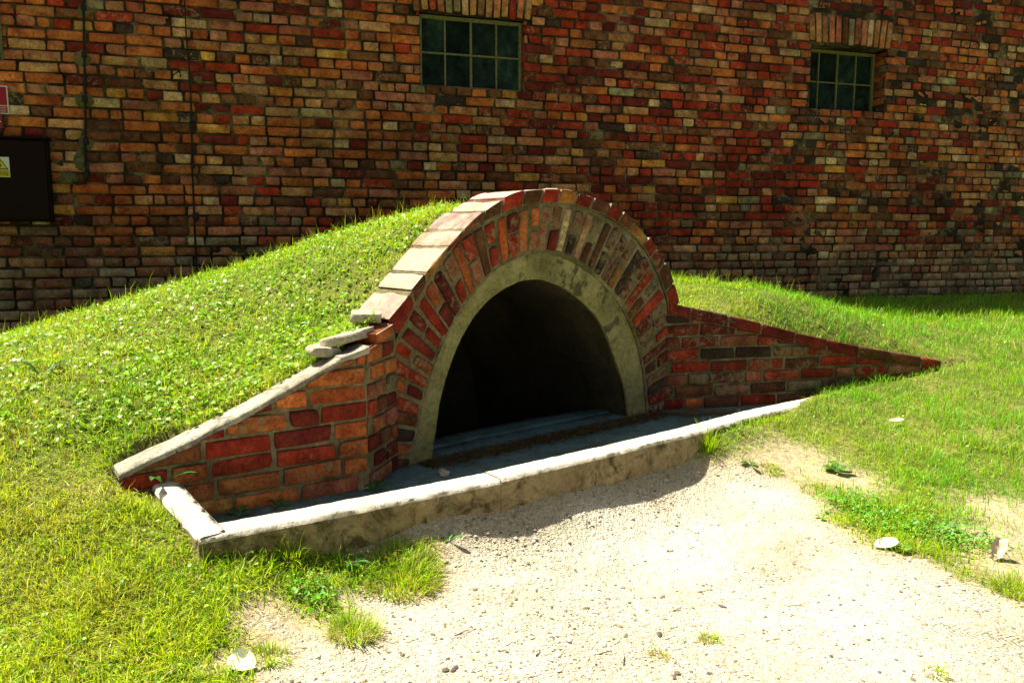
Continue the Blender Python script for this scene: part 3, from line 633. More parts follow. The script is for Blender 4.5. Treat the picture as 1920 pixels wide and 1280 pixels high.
# sticker
M_WHITE = simple('white_vinyl', (.62, .66, .60), .5, var=.08); M_YEL = simple('yellow_vinyl', (.62, .52, .02), .5, var=.08); M_BLK = simple('black_print', (.012, .012, .01), .6)
def wquad(mb, pts, off): mb.add([W3(s_, z_, off) for s_, z_ in pts], [list(range(len(pts)))])
zt, zb_, sr = wall_sz(22, 297)[1], wall_sz(22, 334)[1], wall_sz(25, 318)[0]; sW = .115; H_ = zt - zb_
f_ = lambda a, b_: (sr - sW + a * sW, zb_ + b_ * H_)
mb = MB(); box(mb, W3(sr - sW / 2, (zt + zb_) / 2, -.0915), WE, WN, ZUP, sW / 2, .0012, H_ / 2); st = mb.build('warning_sticker', M_WHITE, cab, smooth=False)
def under(o, p): o.parent = p; o.location = (0, 0, 0); return o
mb = MB(); wquad(mb, [f_(.0, .02), f_(1, .02), f_(1, .34), f_(.0, .34)], -.0935); wquad(mb, [f_(.14, .42), f_(.86, .42), f_(.5, .88)], -.0945); under(mb.build('yellow_field', M_YEL, None, smooth=False), st)
mb = MB(); wquad(mb, [f_(.05, .37), f_(.95, .37), f_(.5, .95)], -.0938)
wquad(mb, [f_(.46, .76), f_(.53, .76), f_(.48, .62), f_(.40, .62)], -.0952); wquad(mb, [f_(.40, .62), f_(.58, .64), f_(.58, .60), f_(.41, .585)], -.0954); wquad(mb, [f_(.52, .61), f_(.58, .62), f_(.53, .48), f_(.50, .48)], -.0952)
under(mb.build('warning_triangle', M_BLK, None, smooth=False), st)
def text(body, s_, z_, off, size, m_, parent, name, align='RIGHT'):
    cu = bpy.data.curves.new(name, 'FONT'); cu.body = body; cu.size = size; cu.align_x = align; cu.extrude = .0004; cu.materials.append(m_); cu.space_line = .92
    o = bpy.data.objects.new(name, cu); COL.objects.link(o); o.parent = parent
    o.location = Vector(W3(s_, z_, off)) - parent.location if parent.type == 'EMPTY' else Vector(W3(s_, z_, off))
    o.rotation_euler = (R(90), 0, R(18.24)); bpy.context.view_layer.update(); me = bpy.data.meshes.new_from_object(o); o2 = bpy.data.objects.new('tmp', me); COL.objects.link(o2)
    o2.parent = parent; o2.location = o.location; o2.rotation_euler = o.rotation_euler; bpy.data.objects.remove(o); o2.name = name; return o2
q = f_(.92, .25); text('NIE DOTYKAĆ\nURZĄDZENIE\nELEKTRYCZNE', q[0], q[1], -.0945, .0135, M_BLK, st, 'sticker_text')
# red sign
sgn_t, sgn_b, sgn_r = wall_sz(12, 162)[1], wall_sz(12, 215)[1], wall_sz(17, 190)[0]
sH = sgn_t - sgn_b; sg = empty('fire_sign', tuple(W3(sgn_r - sH / 2, sgn_b, -.012)), 'red sign with a white border hanging above the red switch box', 'sign')
M_RED = simple('red_print', (.33, .008, .028), .45, var=.05); M_WHT2 = simple('white_plastic', (.62, .60, .52), .45, var=.06)
g_ = lambda a, b_: (sgn_r - sH + a * sH, sgn_b + b_ * sH)
mb = MB(); box(mb, W3(sgn_r - sH / 2, (sgn_t + sgn_b) / 2, -.016), WE, WN, ZUP, sH / 2, .003, sH / 2, bev=.001); mb.build('plate', M_WHT2, sg, smooth=False)
mb = MB(); wquad(mb, [g_(.04, .31), g_(.955, .31), g_(.955, .955), g_(.04, .955)], -.0205); wquad(mb, [g_(.04, .045), g_(.955, .045), g_(.955, .275), g_(.04, .275)], -.0205); mb.build('red_field', M_RED, sg, smooth=False)
q = g_(.92, .185); text('Przeciwpożarowy\nwyłącznik prądu', q[0], q[1], -.021, .021, M_WHT2, sg, 'sign_text')
mb = MB(); wquad(mb, [g_(.34, .42), g_(.46, .42), g_(.46, .85), g_(.34, .85)], -.0215); wquad(mb, [g_(.46, .62), g_(.66, .72), g_(.66, .78), g_(.46, .68)], -.0215); mb.build('switch_symbol', M_WHT2, sg, smooth=False)
bxr = wall_sz(9, 230)[0]; bz1, bz0 = wall_sz(6, 217)[1], wall_sz(6, 244)[1]; bh = bz1 - bz0
sb_ = empty('switch_box', tuple(W3(bxr - bh / 2, bz0, -.03)), 'small red switch box with a white plate under the red sign', 'switch box')
M_RED2 = simple('red_plastic', (.20, .03, .03), .5, var=.1)
mb = MB(); box(mb, W3(bxr - bh / 2, (bz0 + bz1) / 2, -.03), WE, WN, ZUP, bh / 2, .03, bh / 2, bev=.006); mb.build('housing', M_RED2, sb_, smooth=False)
mb = MB(); box(mb, W3(bxr - .022 - bh / 4, (bz0 + bz1) / 2, -.062), WE, WN, ZUP, bh / 4, .003, bh * .3, bev=.002); mb.build('plate', M_WHT2, sb_, smooth=False)
mb = MB(); c = W3(bxr - .011, (bz0 + bz1) / 2, -.06); tube(mb, [c, c - WN * .004], .005, 10); mb.build('screw', M_WHT2, sb_, smooth=False)

# ------------------------------------------------------------------ the arched portal
por = empty('arched_portal', tuple(AO), 'low brick arch with a concrete lining around a black opening in the grass mound', 'archway')
RP = {'red': 3.0, 'deep': 1.2, 'orange': 1.0, 'pink': .3, 'brown': .6, 'dark': .35, 'ochre': .25, 'tan': .15}
T = np.linspace(0, 1, 121)
# mortar body of the ring: front, outer and inner faces
ring = MB(); rr = np.linspace(0, 1, 7)
Pf = cC(T)[:, None] * (1 - rr[:, None]) + cR(T)[:, None] * rr[:, None]
nf = noise2(Pf[..., 0], Pf[..., 1], 12, 81, 3)
add_grid(ring, A3(Pf[..., 0], Pf[..., 1], .004 + nf * .005), mi=1)
for cv in (cC, cR):
    q = cv(T); add_grid(ring, A3(np.repeat(q[:, :1], 2, 1), np.repeat(q[:, 1:], 2, 1), np.tile([.004, .34], (len(T), 1))), mi=1)
rg = np.random.default_rng(23); nb_ = 46; Cs = []; cols = []; ku = []
for k in range(nb_):
    g0 = (k + .12) / nb_; g1 = (k + .88) / nb_
    g0 += rg.normal(0, .0012); g1 += rg.normal(0, .0012)
    spans = [(.07 + rg.uniform(-.02, .03), .93 + rg.uniform(-.03, .02))] if k % 2 == 0 else [(.07 + rg.uniform(-.02, .03), .46 + rg.uniform(-.04, .04)), (.56 + rg.uniform(-.04, .04), .93 + rg.uniform(-.03, .02))]
    if k < 4 or k >= nb_ - 4:  spans = [(.10, .93)]
    for a0, a1 in spans:
        L = lambda g, a: cC(np.array(g)) * (1 - a) + cR(np.array(g)) * a
        sk = rg.normal(0, .012); q = [L(g0, a0), L(g1, a0), L(g1, a1 + sk), L(g0, a1)]
        Cs.append(q); um = np.mean([p[0] for p in q]); tt_ = (k + .5) / nb_
        if tt_ > .48 and tt_ < .78: wts = {'red': 1.4, 'deep': 1.6, 'dark': 1.4, 'brown': 1.6, 'orange': .6, 'pale': .5, 'ochre': .4, 'grey': .7}
        elif tt_ >= .78: wts = {'red': 1.6, 'deep': 1.0, 'dark': 1.6, 'brown': 1.4, 'grey': .5}
        else: wts = RP
        c = pick(rg, wts, 1)[0]; c[3] = np.clip(c[3] * .8 + (.55 if tt_ > .48 else .3), 0, 1.25); cols.append(c)
Cs = np.array(Cs); Cs = Cs[:, ::1]; off = rg.normal(-.009, .003, len(Cs))
C3 = A3(Cs[..., 0], Cs[..., 1], np.repeat(off[:, None], 4, 1))
bricks(ring, C3[:, [3, 0, 1, 2]], -AN, .04, cols, 0, bev=.005, rough=.003, chip=.4, seed=7)
ring.build('brick_ring', [M_BRICK, M_MORTAR], por)
# coping of big clay blocks on the extrados
cop = MB(); zR = cR(T)[:, 1]; ok = T[(zR > .60)]; ta, tb = ok[0], ok[-1]
Rin = lambda x: cR(ta + (tb - ta) * np.asarray(x, float)); Kout = lambda x: cK(x)
edges = np.array([0, .062, .118, .178, .232, .292, .348, .402, .455, .502, .552, .598, .648, .698, .745, .795, .84, .888, .94, 1.0]); edges[1:-1] += rg.normal(0, .004, 18)
cwts = {'red': 2.4, 'deep': 1.6, 'orange': .9, 'brown': 1.4, 'ochre': .5, 'dark': .3}
for k in range(len(edges) - 1):
    x0, x1 = edges[k] + .0035, edges[k + 1] - .0035
    nn = 7; xs_ = np.linspace(x0, x1, nn); dpt = .30 + rg.uniform(-.025, .03); f0 = -.018 + rg.normal(0, .003); lift = rg.normal(0, .004)
    oin = Rin(xs_) ; oo = Kout(xs_); dirn = (oo - oin); dirn /= np.linalg.norm(dirn, axis=1)[:, None]; oin = oin + dirn * .006; oo = oo + dirn * lift
    col = pick(rg, cwts, 1)[0]
    bv = .008; fr_ = np.linspace(0, 1, 4)
    # front face
    Pq = oin[:, None] * (1 - fr_[:, None]) + oo[:, None] * fr_[:, None]
    offs = np.full(Pq.shape[:2], f0); offs[0] += bv; offs[-1] += bv; offs[:, 0] += bv * .6; offs[:, -1] += bv; offs += noise2(Pq[..., 0], Pq[..., 1], 25, 90, 2) * .004
    add_grid(cop, A3(Pq[..., 0], Pq[..., 1], offs), col, 0)
    # top face
    ds = np.concatenate([[f0 + bv, f0 + bv * 2.2], np.linspace(f0 + .05, dpt - .02, 5), [dpt]])
    jt = noise2(xs_[:, None] * 30, ds[None] * 20, 1, 91 + k, 2) * .006
    up = np.broadcast_to(np.where(np.arange(len(ds)) == 0, 0, .002), (nn, len(ds))) + jt; up = up - np.where((np.arange(nn) == 0) | (np.arange(nn) == nn - 1), .006, 0)[:, None]; up[:, 0] = 0
    Pt = oo[:, None] + dirn[:, None] * up[..., None]; tc = np.array([.33, .28, .205]) * rg.uniform(.6, 1.25) * np.array([1, rg.uniform(.9, 1.04), rg.uniform(.85, 1.08)]) * np.array([1, rg.uniform(.9, 1.05), rg.uniform(.82, 1.05)])
    add_grid(cop, A3(Pt[..., 0], Pt[..., 1], np.tile(ds, (nn, 1))), (*tc, .5), 1)
    for e in (0, -1):                                        # ends of the block
        Pe = np.stack([oin[e], Pt[e, 0]], 0); add_grid(cop, A3(np.repeat(Pe[:, :1], 2, 1), np.repeat(Pe[:, 1:], 2, 1), np.tile([f0 + bv, dpt], (2, 1))), (*col[:3] * .8, col[3]), 1)
    Pb = np.stack([oin, oo], 1); add_grid(cop, A3(Pb[..., 0], Pb[..., 1], np.full(Pb.shape[:2], dpt)), col, 0)
# mortar under / between blocks
xx = np.linspace(0.004, .996, 90); q0, q1 = Rin(xx), Kout(xx); q1 = q0 * .12 + q1 * .88
Pm_ = q0[:, None] * (1 - rr[:, None]) + q1[:, None] * rr[:, None]; add_grid(cop, A3(Pm_[..., 0], Pm_[..., 1], np.full(Pm_.shape[:2], -.004)), mi=2)
add_grid(cop, A3(np.repeat(q1[:, :1], 4, 1), np.repeat(q1[:, 1:], 4, 1), np.tile([-.004, .1, .2, .29], (90, 1))), mi=2)
m, t, b = mat('coping_top'); o = coords(t); at_ = N(t, 'ShaderNodeAttribute', attribute_name='Col'); n1 = noise(t, o, 7, 6, .7, .4); n2 = noise(t, o, 45, 5, .7); n3 = noise(t, o, 160, 2, .6)
c = mix(t, ramp(t, n1, [(.44, 0.), (.62, .8)]), at_.outputs['Color'], (.38, .345, .26)); c = mix(t, ramp(t, n1, [(.30, .7), (.42, 0.)]), c, (.16, .11, .06))
c = mix(t, 1.0, c, ramp(t, n2, [(.3, .7), (.5, 1.), (.7, 1.2)]), 'MULTIPLY'); t.links.new(c, b.inputs['Base Color']); b.inputs['Roughness'].default_value = .9; bump(t, b, maths(t, 'ADD', n2, maths(t, 'MULTIPLY', n3, .4)), .6, .006); M_COPTOP = m
cop.build('coping', [M_BRICK, M_COPTOP, M_MORTAR], por)
# concrete lining band and the barrel vault behind it
m, t, b = mat('lining'); o = coords(t); uvn = t.nodes.new('ShaderNodeUVMap'); n1 = noise(t, o, 4, 6, .65); n2 = noise(t, o, 40, 5, .7); n3 = noise(t, o, 120, 3, .6); ns = noise(t, uvn.outputs[0], 1.0, 4, .6)
c = ramp(t, n1, [(.3, (.13, .125, .045)), (.5, (.24, .22, .085)), (.7, (.33, .30, .14))])
sxy = t.nodes.new('ShaderNodeSeparateXYZ'); t.links.new(uvn.outputs[0], sxy.inputs[0])
msk = maths(t, 'MULTIPLY', ramp(t, ns, [(.52, 0.), (.58, 1.)]), ramp(t, maths(t, 'DIVIDE', sxy.outputs[0], 30.0), [(.40, 0.), (.46, 1.), (.76, 1.), (.84, 0.)]))
nq = noise(t, o, 6.5, 7, .75, 1.2); c = mix(t, maths(t, 'MULTIPLY', msk, .85), c, (.06, .058, .032)); c = mix(t, maths(t, 'MULTIPLY', ramp(t, nq, [(.54, 0.), (.64, 1.)]), .55), c, (.09, .085, .035))
c = mix(t, 1.0, c, ramp(t, n2, [(.3, .6), (.5, 1.), (.7, 1.2)]), 'MULTIPLY'); c = mix(t, maths(t, 'MULTIPLY', ramp(t, n3, [(.3, 1.), (.36, 0.)]), .7), c, (.02, .02, .01))
t.links.new(c, b.inputs['Base Color']); b.inputs['Roughness'].default_value = .92; bump(t, b, maths(t, 'ADD', n2, maths(t, 'MULTIPLY', n3, .6)), .6, .006); M_LIN = m
lin = MB(); Pf = cI(T)[:, None] * (1 - rr[:, None]) + cC(T)[:, None] * rr[:, None]; of = np.full(Pf.shape[:2], .012) + noise2(Pf[..., 0], Pf[..., 1], 14, 83, 3) * .004; of[:, 0] += .008
uv = np.stack([np.repeat(T[:, None] * 30, 7, 1), np.repeat(rr[None] * 1.1, len(T), 0)], -1).reshape(-1, 2)
# chipped lower lip
Pf[:, 0] += (noise2(T * 40, T * 0, 1, 84, 3) * .006)[:, None]
add_grid(lin, A3(Pf[..., 0], Pf[..., 1], of), uv=uv)
ds = np.array([.02, .023, .026, .029, .032, .036]); q = cI(T); jt = noise2(T[:, None] * 20, ds[None] * 12, 1, 85, 2) * .004
Pi = q[:, None] * (1 + jt[..., None]); Pi[:, 0] = Pf[:, 0]
add_grid(lin, A3(Pi[..., 0], Pi[..., 1], np.tile(ds, (len(T), 1))), uv=np.zeros((len(T) * len(ds), 2)))
lin.build('concrete_lining', M_LIN, por)
bar = MB(); ds = np.array([.035, .045, .4, .42, .8, .82, 1.1, 1.3, 1.5]); sc_ = np.array([1.0, 1.004, 1.012, 1.03, 1.03, 1.045, 1.04, 1.04, 1.04])
dn = np.array([0, 0, .0, 0, 0, 0, -.03, -.08, -.15])
Pb = q[:, None] * sc_[None, :, None]; Pz = Pb[..., 1] + dn[None] - np.where(Pb[..., 1] < .3, np.clip((.3 - Pb[..., 1]) / .3, 0, 1), 0) * np.where(ds > .3, .7, .08)[None]
add_grid(bar, A3(Pb[..., 0], Pz, np.tile(ds, (len(T), 1))))
qe = np.concatenate([q * 1.045 - np.array([0, .12]), [[.75, -.95], [-.75, -.95]]]); bar.add(A3(qe[:, 0], qe[:, 1], np.full(len(qe), 1.48)), [list(range(len(qe)))])
# outer hull of the vault so that no light leaks in
q2 = cC(T) * 1.05; add_grid(bar, A3(np.repeat(q2[:, :1], 2, 1), np.repeat(q2[:, 1:], 2, 1), np.tile([.1, 1.5], (len(T), 1)) ))
add_grid(bar, A3(np.array([[-.76, -.76, -.76], [.76, .76, .76]]), np.array([[-.75, -.8, -.9]] * 2), np.array([[.3, 1., 1.52]] * 2)))
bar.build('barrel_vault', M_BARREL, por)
# sill: two strips of concrete at the mouth, then the drop
sil = MB()
us = np.linspace(-.71, .71, 40)
def strip(o0, o1, z0, z1, bow):
    vs_ = np.array([0, .04, .35, .65, .96, 1.]); oo_ = o0 + (o1 - o0) * vs_; zz_ = z0 + (z1 - z0) * vs_ + np.array([-.02, 0, .002, .002, 0, -.02])
    cv_ = (1 - (us / .71)**2)[:, None] * bow * vs_[None]
    add_grid(sil, A3(np.repeat(us[:, None], 6, 1), np.tile(zz_, (40, 1)) + noise2(us[:, None], oo_[None], 9, 86, 2) * .004, np.tile(oo_, (40, 1)) + cv_ + noise2(us[:, None], oo_[None], 6, 87, 2) * .004))
strip(.03, .145, .004, .010, .02); strip(.149, .275, .013, .014, .06)
add_grid(sil, A3(np.repeat(us[:, None], 3, 1), np.tile([.012, -.35, -.8], (40, 1)), (.268 + (1 - (us / .71)**2) * .06)[:, None] + np.array([[0, .0, 0.04]])))
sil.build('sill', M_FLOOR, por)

# ------------------------------------------------------------------ wing walls
def wing_face(mb, org, e, nrm_back, s_lo, s_hi, ztop, pal, rg, seed, z_start=-.077, flat_from=None, hdr_w=.3, smear=0):
    """mortar sheet + bricks clipped under the raking top"""
    ss = np.linspace(s_lo, s_hi, max(4, int((s_hi - s_lo) / .03))); tz = ztop(ss); vv = np.linspace(0, 1, 14)
    zz = -.15 + (tz[:, None] + .15) * vv[None]; S = np.repeat(ss[:, None], 14, 1)
    P = org + S[..., None] * e + zz[..., None] * ZUP + (.001 + noise2(S + seed, zz, 11, seed, 3) * .005)[..., None] * nrm_back; add_grid(mb, P, mi=1)
    C_ = []; cl = []; r_ = 0; z = z_start
    while z < max(tz):
        s = s_lo - rg.uniform(0, .24); 
        while s < s_hi:
            L = (.243 if rg.random() > hdr_w else .118) + rg.normal(0, .006); a, b_ = max(s, s_lo + .004), min(s + L, s_hi - .004)
            if b_ - a > .035:
                zt = float(max(ztop(a), ztop(b_))); top = min(z + .066 + rg.normal(0, .002), zt)
                if zt - z > .022:
                    d1, d2 = rg.normal(0, .002, 2); C_.append([(a, z + d1), (b_, z + d2), (b_, top + d2), (a, top + d1)]); c = pick(rg, pal, 1)[0]; c[3] = np.clip(c[3] * .9 + smear + .08, 0, 1.2); cl.append(c)
            s += L + rg.uniform(.010, .018)
        z += .077; r_ += 1
    C_ = np.array(C_); of = rg.normal(-.012, .0025, len(C_))
    C3 = org + C_[..., 0, None] * e + C_[..., 1, None] * ZUP + np.repeat(of[:, None], 4, 1)[..., None] * nrm_back
    def clamp(P):
        s = (P - org) @ e; P = P.copy(); P[..., 2] = np.minimum(P[..., 2], ztop(s) - .006); return P
    bricks(mb, C3, -nrm_back, .03, cl, 0, bev=.006, rough=.003, chip=.3, clampfn=clamp, seed=seed)
LP = {'red': 2.2, 'deep': .8, 'orange': 2.2, 'pink': .6, 'brown': .35, 'ochre': .6, 'tan': .3}
rg = np.random.default_rng(31)
lw = empty('wing_wall', tuple(LC), 'orange and red brick wing wall left of the arch under a pale raking concrete cap', 'wing wall', 'wing walls of the arch')
mb = MB(); wing_face(mb, LC, LE, LN, -.95, 0.0, lambda s: ztopL(s) - .012, LP, rg, 301, hdr_w=.15)
wing_face(mb, LC, RE, RN, 0.0, .30, lambda s: .60 + np.asarray(s) * .12, {'red': 2, 'deep': 1, 'orange': 1.2, 'pink': .8, 'brown': 1, 'grey': .4}, rg, 302, hdr_w=.6)
mb.add([LC + LE * s + LN * o_ + ZUP * z for s, o_, z in ((-.95, .14, -.2), (0, .14, -.2), (0, .14, .56), (-.2, .14, .49), (-.95, .14, .19))], [[0, 1, 2, 3, 4]], mi=1)
mb.build('brickwork', [M_BRICK, M_MORTAR], lw)
def slab(mb, org, e, nb, ss, zt, thick, o0, o1, seed, amp=.006, mi=0):
    nv = 7; ov = np.linspace(o0, o1, nv); S = np.repeat(ss[:, None], nv, 1); Ov = np.tile(ov, (len(ss), 1)); zz = zt[:, None] + noise2(S * 1.0 + seed, Ov * 2, 22, seed, 3) * amp
    edge_f = noise2(ss * 30, ss * 0 + seed, 1, seed + 1, 3) * .004; Ov[:, 0] += edge_f; Ov[:, 1] += edge_f * .6 - (o1 - o0) / 6 + .008
    zz[:, 0] -= .007; zz[:, -1] -= .006
    top = org + S[..., None] * e + Ov[..., None] * nb + zz[..., None] * ZUP; bot = top[:, [0, -1]] - ZUP * thick
    P = np.concatenate([bot[:, :1], top, bot[:, 1:]], 1); add_grid(mb, P, mi=mi)
    for k in (0, -1): mb.add(P[k], [list(range(P.shape[1]))], mi=mi)
cap = MB(); ss = np.linspace(-.955, -.085, 60); slab(cap, LC, LE, LN, ss, ztopL(ss) + .005, .019, -.006, .15, 311, .004)
ss = np.linspace(-.115, .012, 14); slab(cap, LC, LE, LN, ss, .607 + ss * .3, .022, -.010, .16, 312, .006)
cap.build('cap', M_CAP, lw)
# flat brick laid on the corner
mb = MB(); c = LC + RE * .20 - LE * .055 + ZUP * .655; bx = [c + RE * a + -LE * b_ for a, b_ in ()]
b0 = LC + RE * .10 + LE * .004; b1 = LC + RE * .29 + LE * .004
bricks(mb, [[b0 + ZUP * .603, b1 + ZUP * .62, b1 + ZUP * .678, b0 + ZUP * .650]], -RN, .13, [(*PAL['orange'], .5)], 0, seed=9)
V = [b0 + ZUP * .648, b1 + ZUP * .676, b1 + RN * .14 + ZUP * .676, b0 + RN * .14 + ZUP * .65]; mb.add(V, [[0, 1, 2, 3]], mi=1)
mb.build('corner_brick', [M_BRICK, M_STONE], lw)
rw = empty('wing_wall', tuple(RS), 'dark red brick wing wall right of the arch sloping down into the lawn', 'wing wall', 'wing walls of the arch')
mb = MB(); wing_face(mb, RS, RWE, RWN, -.03, 2.0, lambda s: ztopR(s) - .07, {'red': 3, 'deep': 2, 'pink': .9, 'brown': 1.6, 'orange': .5, 'dark': .4, 'grey': .3}, rg, 303, hdr_w=.2, smear=.2)
mb.build('brickwork', [M_BRICK, M_MORTAR], rw)
mb = MB(); e_ = np.array([-.03, .14, .40, .63, .87, 1.11, 1.35, 1.60, 1.84, 2.0]); C_ = []; Ct = []
for k in range(len(e_) - 1):
    a, b_ = e_[k] + .004, e_[k + 1] - .004; za, zb2 = float(ztopR(a)), float(ztopR(b_)); f = lambda s, z, o_=-.012: RS + RWE * s + RWN * o_ + ZUP * z
    C_.append([f(a, za - .072), f(b_, zb2 - .072), f(b_, zb2), f(a, za)]); Ct.append([f(a, za - .004, -.006), f(b_, zb2 - .004, -.006), f(b_, zb2 + .002, .115), f(a, za + .002, .115)])
up = np.cross(RWE * 1.0 + ZUP * -.21, RWN); up /= np.linalg.norm(up); up = up if up[2] > 0 else -up
bricks(mb, C_, -RWN, .11, pick(rg, {'red': 1.5, 'deep': 2, 'brown': 2.2, 'dark': .6}, len(C_)), 0, bev=.006, rough=.004, chip=.5, seed=10)
bricks(mb, Ct, up, .03, pick(rg, {'tan': 1, 'brown': 1, 'pink': .6, 'grey': 1}, len(Ct)), 0, bev=.003, rough=.002, chip=.1, seed=11)
ss = np.linspace(-.03, 2.0, 40); g = np.stack([RS + RWE * s - RWN * .002 + ZUP * (float(ztopR(s)) - z_) for s in ss for z_ in (.075, .008)]).reshape(40, 2, 3); add_grid(mb, g, mi=1)
mb.build('coping', [M_BRICK, M_MORTAR], rw)

# ------------------------------------------------------------------ curb
cb = empty('concrete_curb', (-.05, 3.12, -.1), 'long pale concrete curb in front of the pit between gravel and arch', 'curb')
def curb_piece(p0, poly, ztop, wd, name, seed, n_=None, ends=(True, True)):
    poly = np.asarray(poly, float); seg = np.concatenate([[0], np.cumsum(np.linalg.norm(np.diff(poly, axis=0), axis=1))]); n = max(8, int(seg[-1] / .018)); u = np.linspace(0, seg[-1], n)
    x = np.interp(u, seg, poly[:, 0]); y = np.interp(u, seg, poly[:, 1]); zt = np.interp(u, seg, np.broadcast_to(ztop, (len(poly),)))
    tx, ty = np.gradient(x), np.gradient(y); l_ = np.hypot(tx, ty); nx, ny = -ty / l_, tx / l_
    prof = [(0.0, -.45), (0, -.3), (0, -.24), (0, -.18), (0, -.13), (0, -.09), (0, -.05), (0.0, -.018), (.006, -.004), (.018, 0), (.04, 0), (.065, 0), (.09, 0), (wd - .012, 0), (wd - .004, -.006), (wd, -.02), (wd, -.06), (wd, -.12), (wd, -.4)]
    P = np.zeros((n, len(prof), 3))
    for j, (o_, z_) in enumerate(prof): P[:, j] = np.stack([x + nx * o_, y + ny * o_, zt + z_], -1)
    d = noise3(P, 6, seed, 2) * .004 + noise3(P, 30, seed + 3, 3) * .005 + noise3(P, 75, seed + 4, 1) * .002
    ed = np.array([1 if 6 <= j <= 9 else .5 for j in range(len(prof))]); ch = np.clip(noise3(P, 16, seed + 7, 3) - .25, 0, 1) * .035 * np.array([1 if j in (7, 8) else .4 if j in (6, 9) else 0 for j in range(len(prof))])
    fr_ = np.array([1 if j <= 7 else 0 for j in range(len(prof))]); tp = np.array([1 if 8 <= j <= 13 else 0 for j in range(len(prof))])
    P[..., 0] += nx[:, None] * (d * fr_ + ch); P[..., 1] += ny[:, None] * (d * fr_ + ch); P[..., 2] += d * tp * .45 - ch * .5
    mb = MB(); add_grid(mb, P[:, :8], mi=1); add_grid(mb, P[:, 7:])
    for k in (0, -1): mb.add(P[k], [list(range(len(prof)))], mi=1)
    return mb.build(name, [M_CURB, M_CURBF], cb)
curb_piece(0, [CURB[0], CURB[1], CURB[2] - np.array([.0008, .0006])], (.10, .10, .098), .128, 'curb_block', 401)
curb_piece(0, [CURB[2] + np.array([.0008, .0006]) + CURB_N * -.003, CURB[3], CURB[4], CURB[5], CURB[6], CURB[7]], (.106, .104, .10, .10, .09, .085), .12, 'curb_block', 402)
curb_piece(0, [(-1.335, 2.83), (-1.16, 2.625), (-1.008, 2.455)], (.175, .135, .102), .10, 'curb_arm', 403)

# ------------------------------------------------------------------ loose stones on the left wing
def stone(name, c, ax, ang, hx, hy, hz, label, cat, m_, group=None, tilt=0.0, seed=0, amp=.18, n=3):
    import bmesh
    bm = bmesh.new(); bmesh.ops.create_cube(bm, size=2.0); bmesh.ops.bevel(bm, geom=bm.edges[:], offset=.10, segments=1, affect='EDGES'); bmesh.ops.subdivide_edges(bm, edges=bm.edges[:], cuts=2, use_grid_fill=True)
    v = np.array([p.co[:] for p in bm.verts]); v[:, 0] += v[:, 1] * .25 * math.sin(seed * 2.1); v[:, 1] *= 1 + .25 * v[:, 0] * math.cos(seed * 1.7); d = noise3(v, 1.1, seed, 3) * 1.4; v = v * (1 + amp * d[:, None]); v *= (hx, hy, hz)
    for p, q in zip(bm.verts, v): p.co = q
    me = bpy.data.meshes.new(name); bm.to_mesh(me); bm.free(); me.materials.append(m_)
    for p in me.polygons: p.use_smooth = True
    o = bpy.data.objects.new(name, me); COL.objects.link(o); o.location = c; o.rotation_euler = (tilt, tilt * .6, ang); tag(o, label, cat, group); return o
GRP = 'loose stones on the left wing wall'
stone('loose_stone', (-.65, 3.53, .712), 0, R(25), .068, .05, .02, 'thick pale slab leaning against the left foot of the arch', 'stone', M_STONE, GRP, .1, 1, .10)
stone('loose_stone', (-.69, 3.36, .640), 0, R(55), .10, .042, .02, 'flat slanting slab between the cap and the slab by the arch', 'stone', M_STONE, GRP, -.18, 2)
stone('loose_stone', (-.79, 3.30, .592), 0, R(40), .06, .045, .02, 'small rounded stone half sunk in grass above the raking cap', 'stone', M_STONE, GRP, .1, 3)
for x, y, r_, lb in ((829, 888, .013, 'small grey pebble on the shaded pit floor'), (834, 893, .016, 'pale angular stone beside the curb on the pit floor')):
    p = on_plane(x, y - 2, np.zeros(3), ZUP); stone('small_stone', (p[0], p[1], r_ * .6), 0, 1.0, r_, r_ * .8, r_ * .7, lb, 'stone', M_STONE, 'small stones on the pit floor', .2, int(x))

exec_veg = True
# ------------------------------------------------------------------ vegetation
M_GRASS = leaf_mat('grass_blade', .45, .42, .3); M_LEAF = leaf_mat('leaf', .3, .45, .4)
def blades(mb, P, ln, wd, az, lean, col, tipcol=1.15, droop=.6):
    n = len(P); dx = np.stack([np.cos(az), np.sin(az), np.zeros(n)], -1); sx_ = np.stack([-np.sin(az), np.cos(az), np.zeros(n)], -1)
    tw = RNG.uniform(-.8, .8, n)[:, None]; sx_ = sx_ * np.cos(tw) + dx * np.sin(tw)
    a1 = lean; a2 = lean + droop * RNG.uniform(.3, 1.4, n)
    p1 = P + (dx * np.sin(a1)[:, None] + ZUP * np.cos(a1)[:, None]) * (ln * .55)[:, None]
    p2 = p1 + (dx * np.sin(a2)[:, None] + ZUP * np.cos(a2)[:, None]) * (ln * .45)[:, None]
    h = (wd / 2)[:, None] * sx_
    V = np.stack([P - h, P + h, p1 + h * .85, p1 - h * .85, p2], 1).reshape(-1, 3)
    i = np.arange(n)[:, None] * 5
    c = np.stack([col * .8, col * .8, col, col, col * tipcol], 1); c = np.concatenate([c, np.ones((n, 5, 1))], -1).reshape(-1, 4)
    o = mb.n; mb.add(V, i + np.array([[0, 1, 2, 3]]), c); mb.f.append(i + np.array([[3, 2, 4]]) + o); mb.m.append(np.zeros(n))
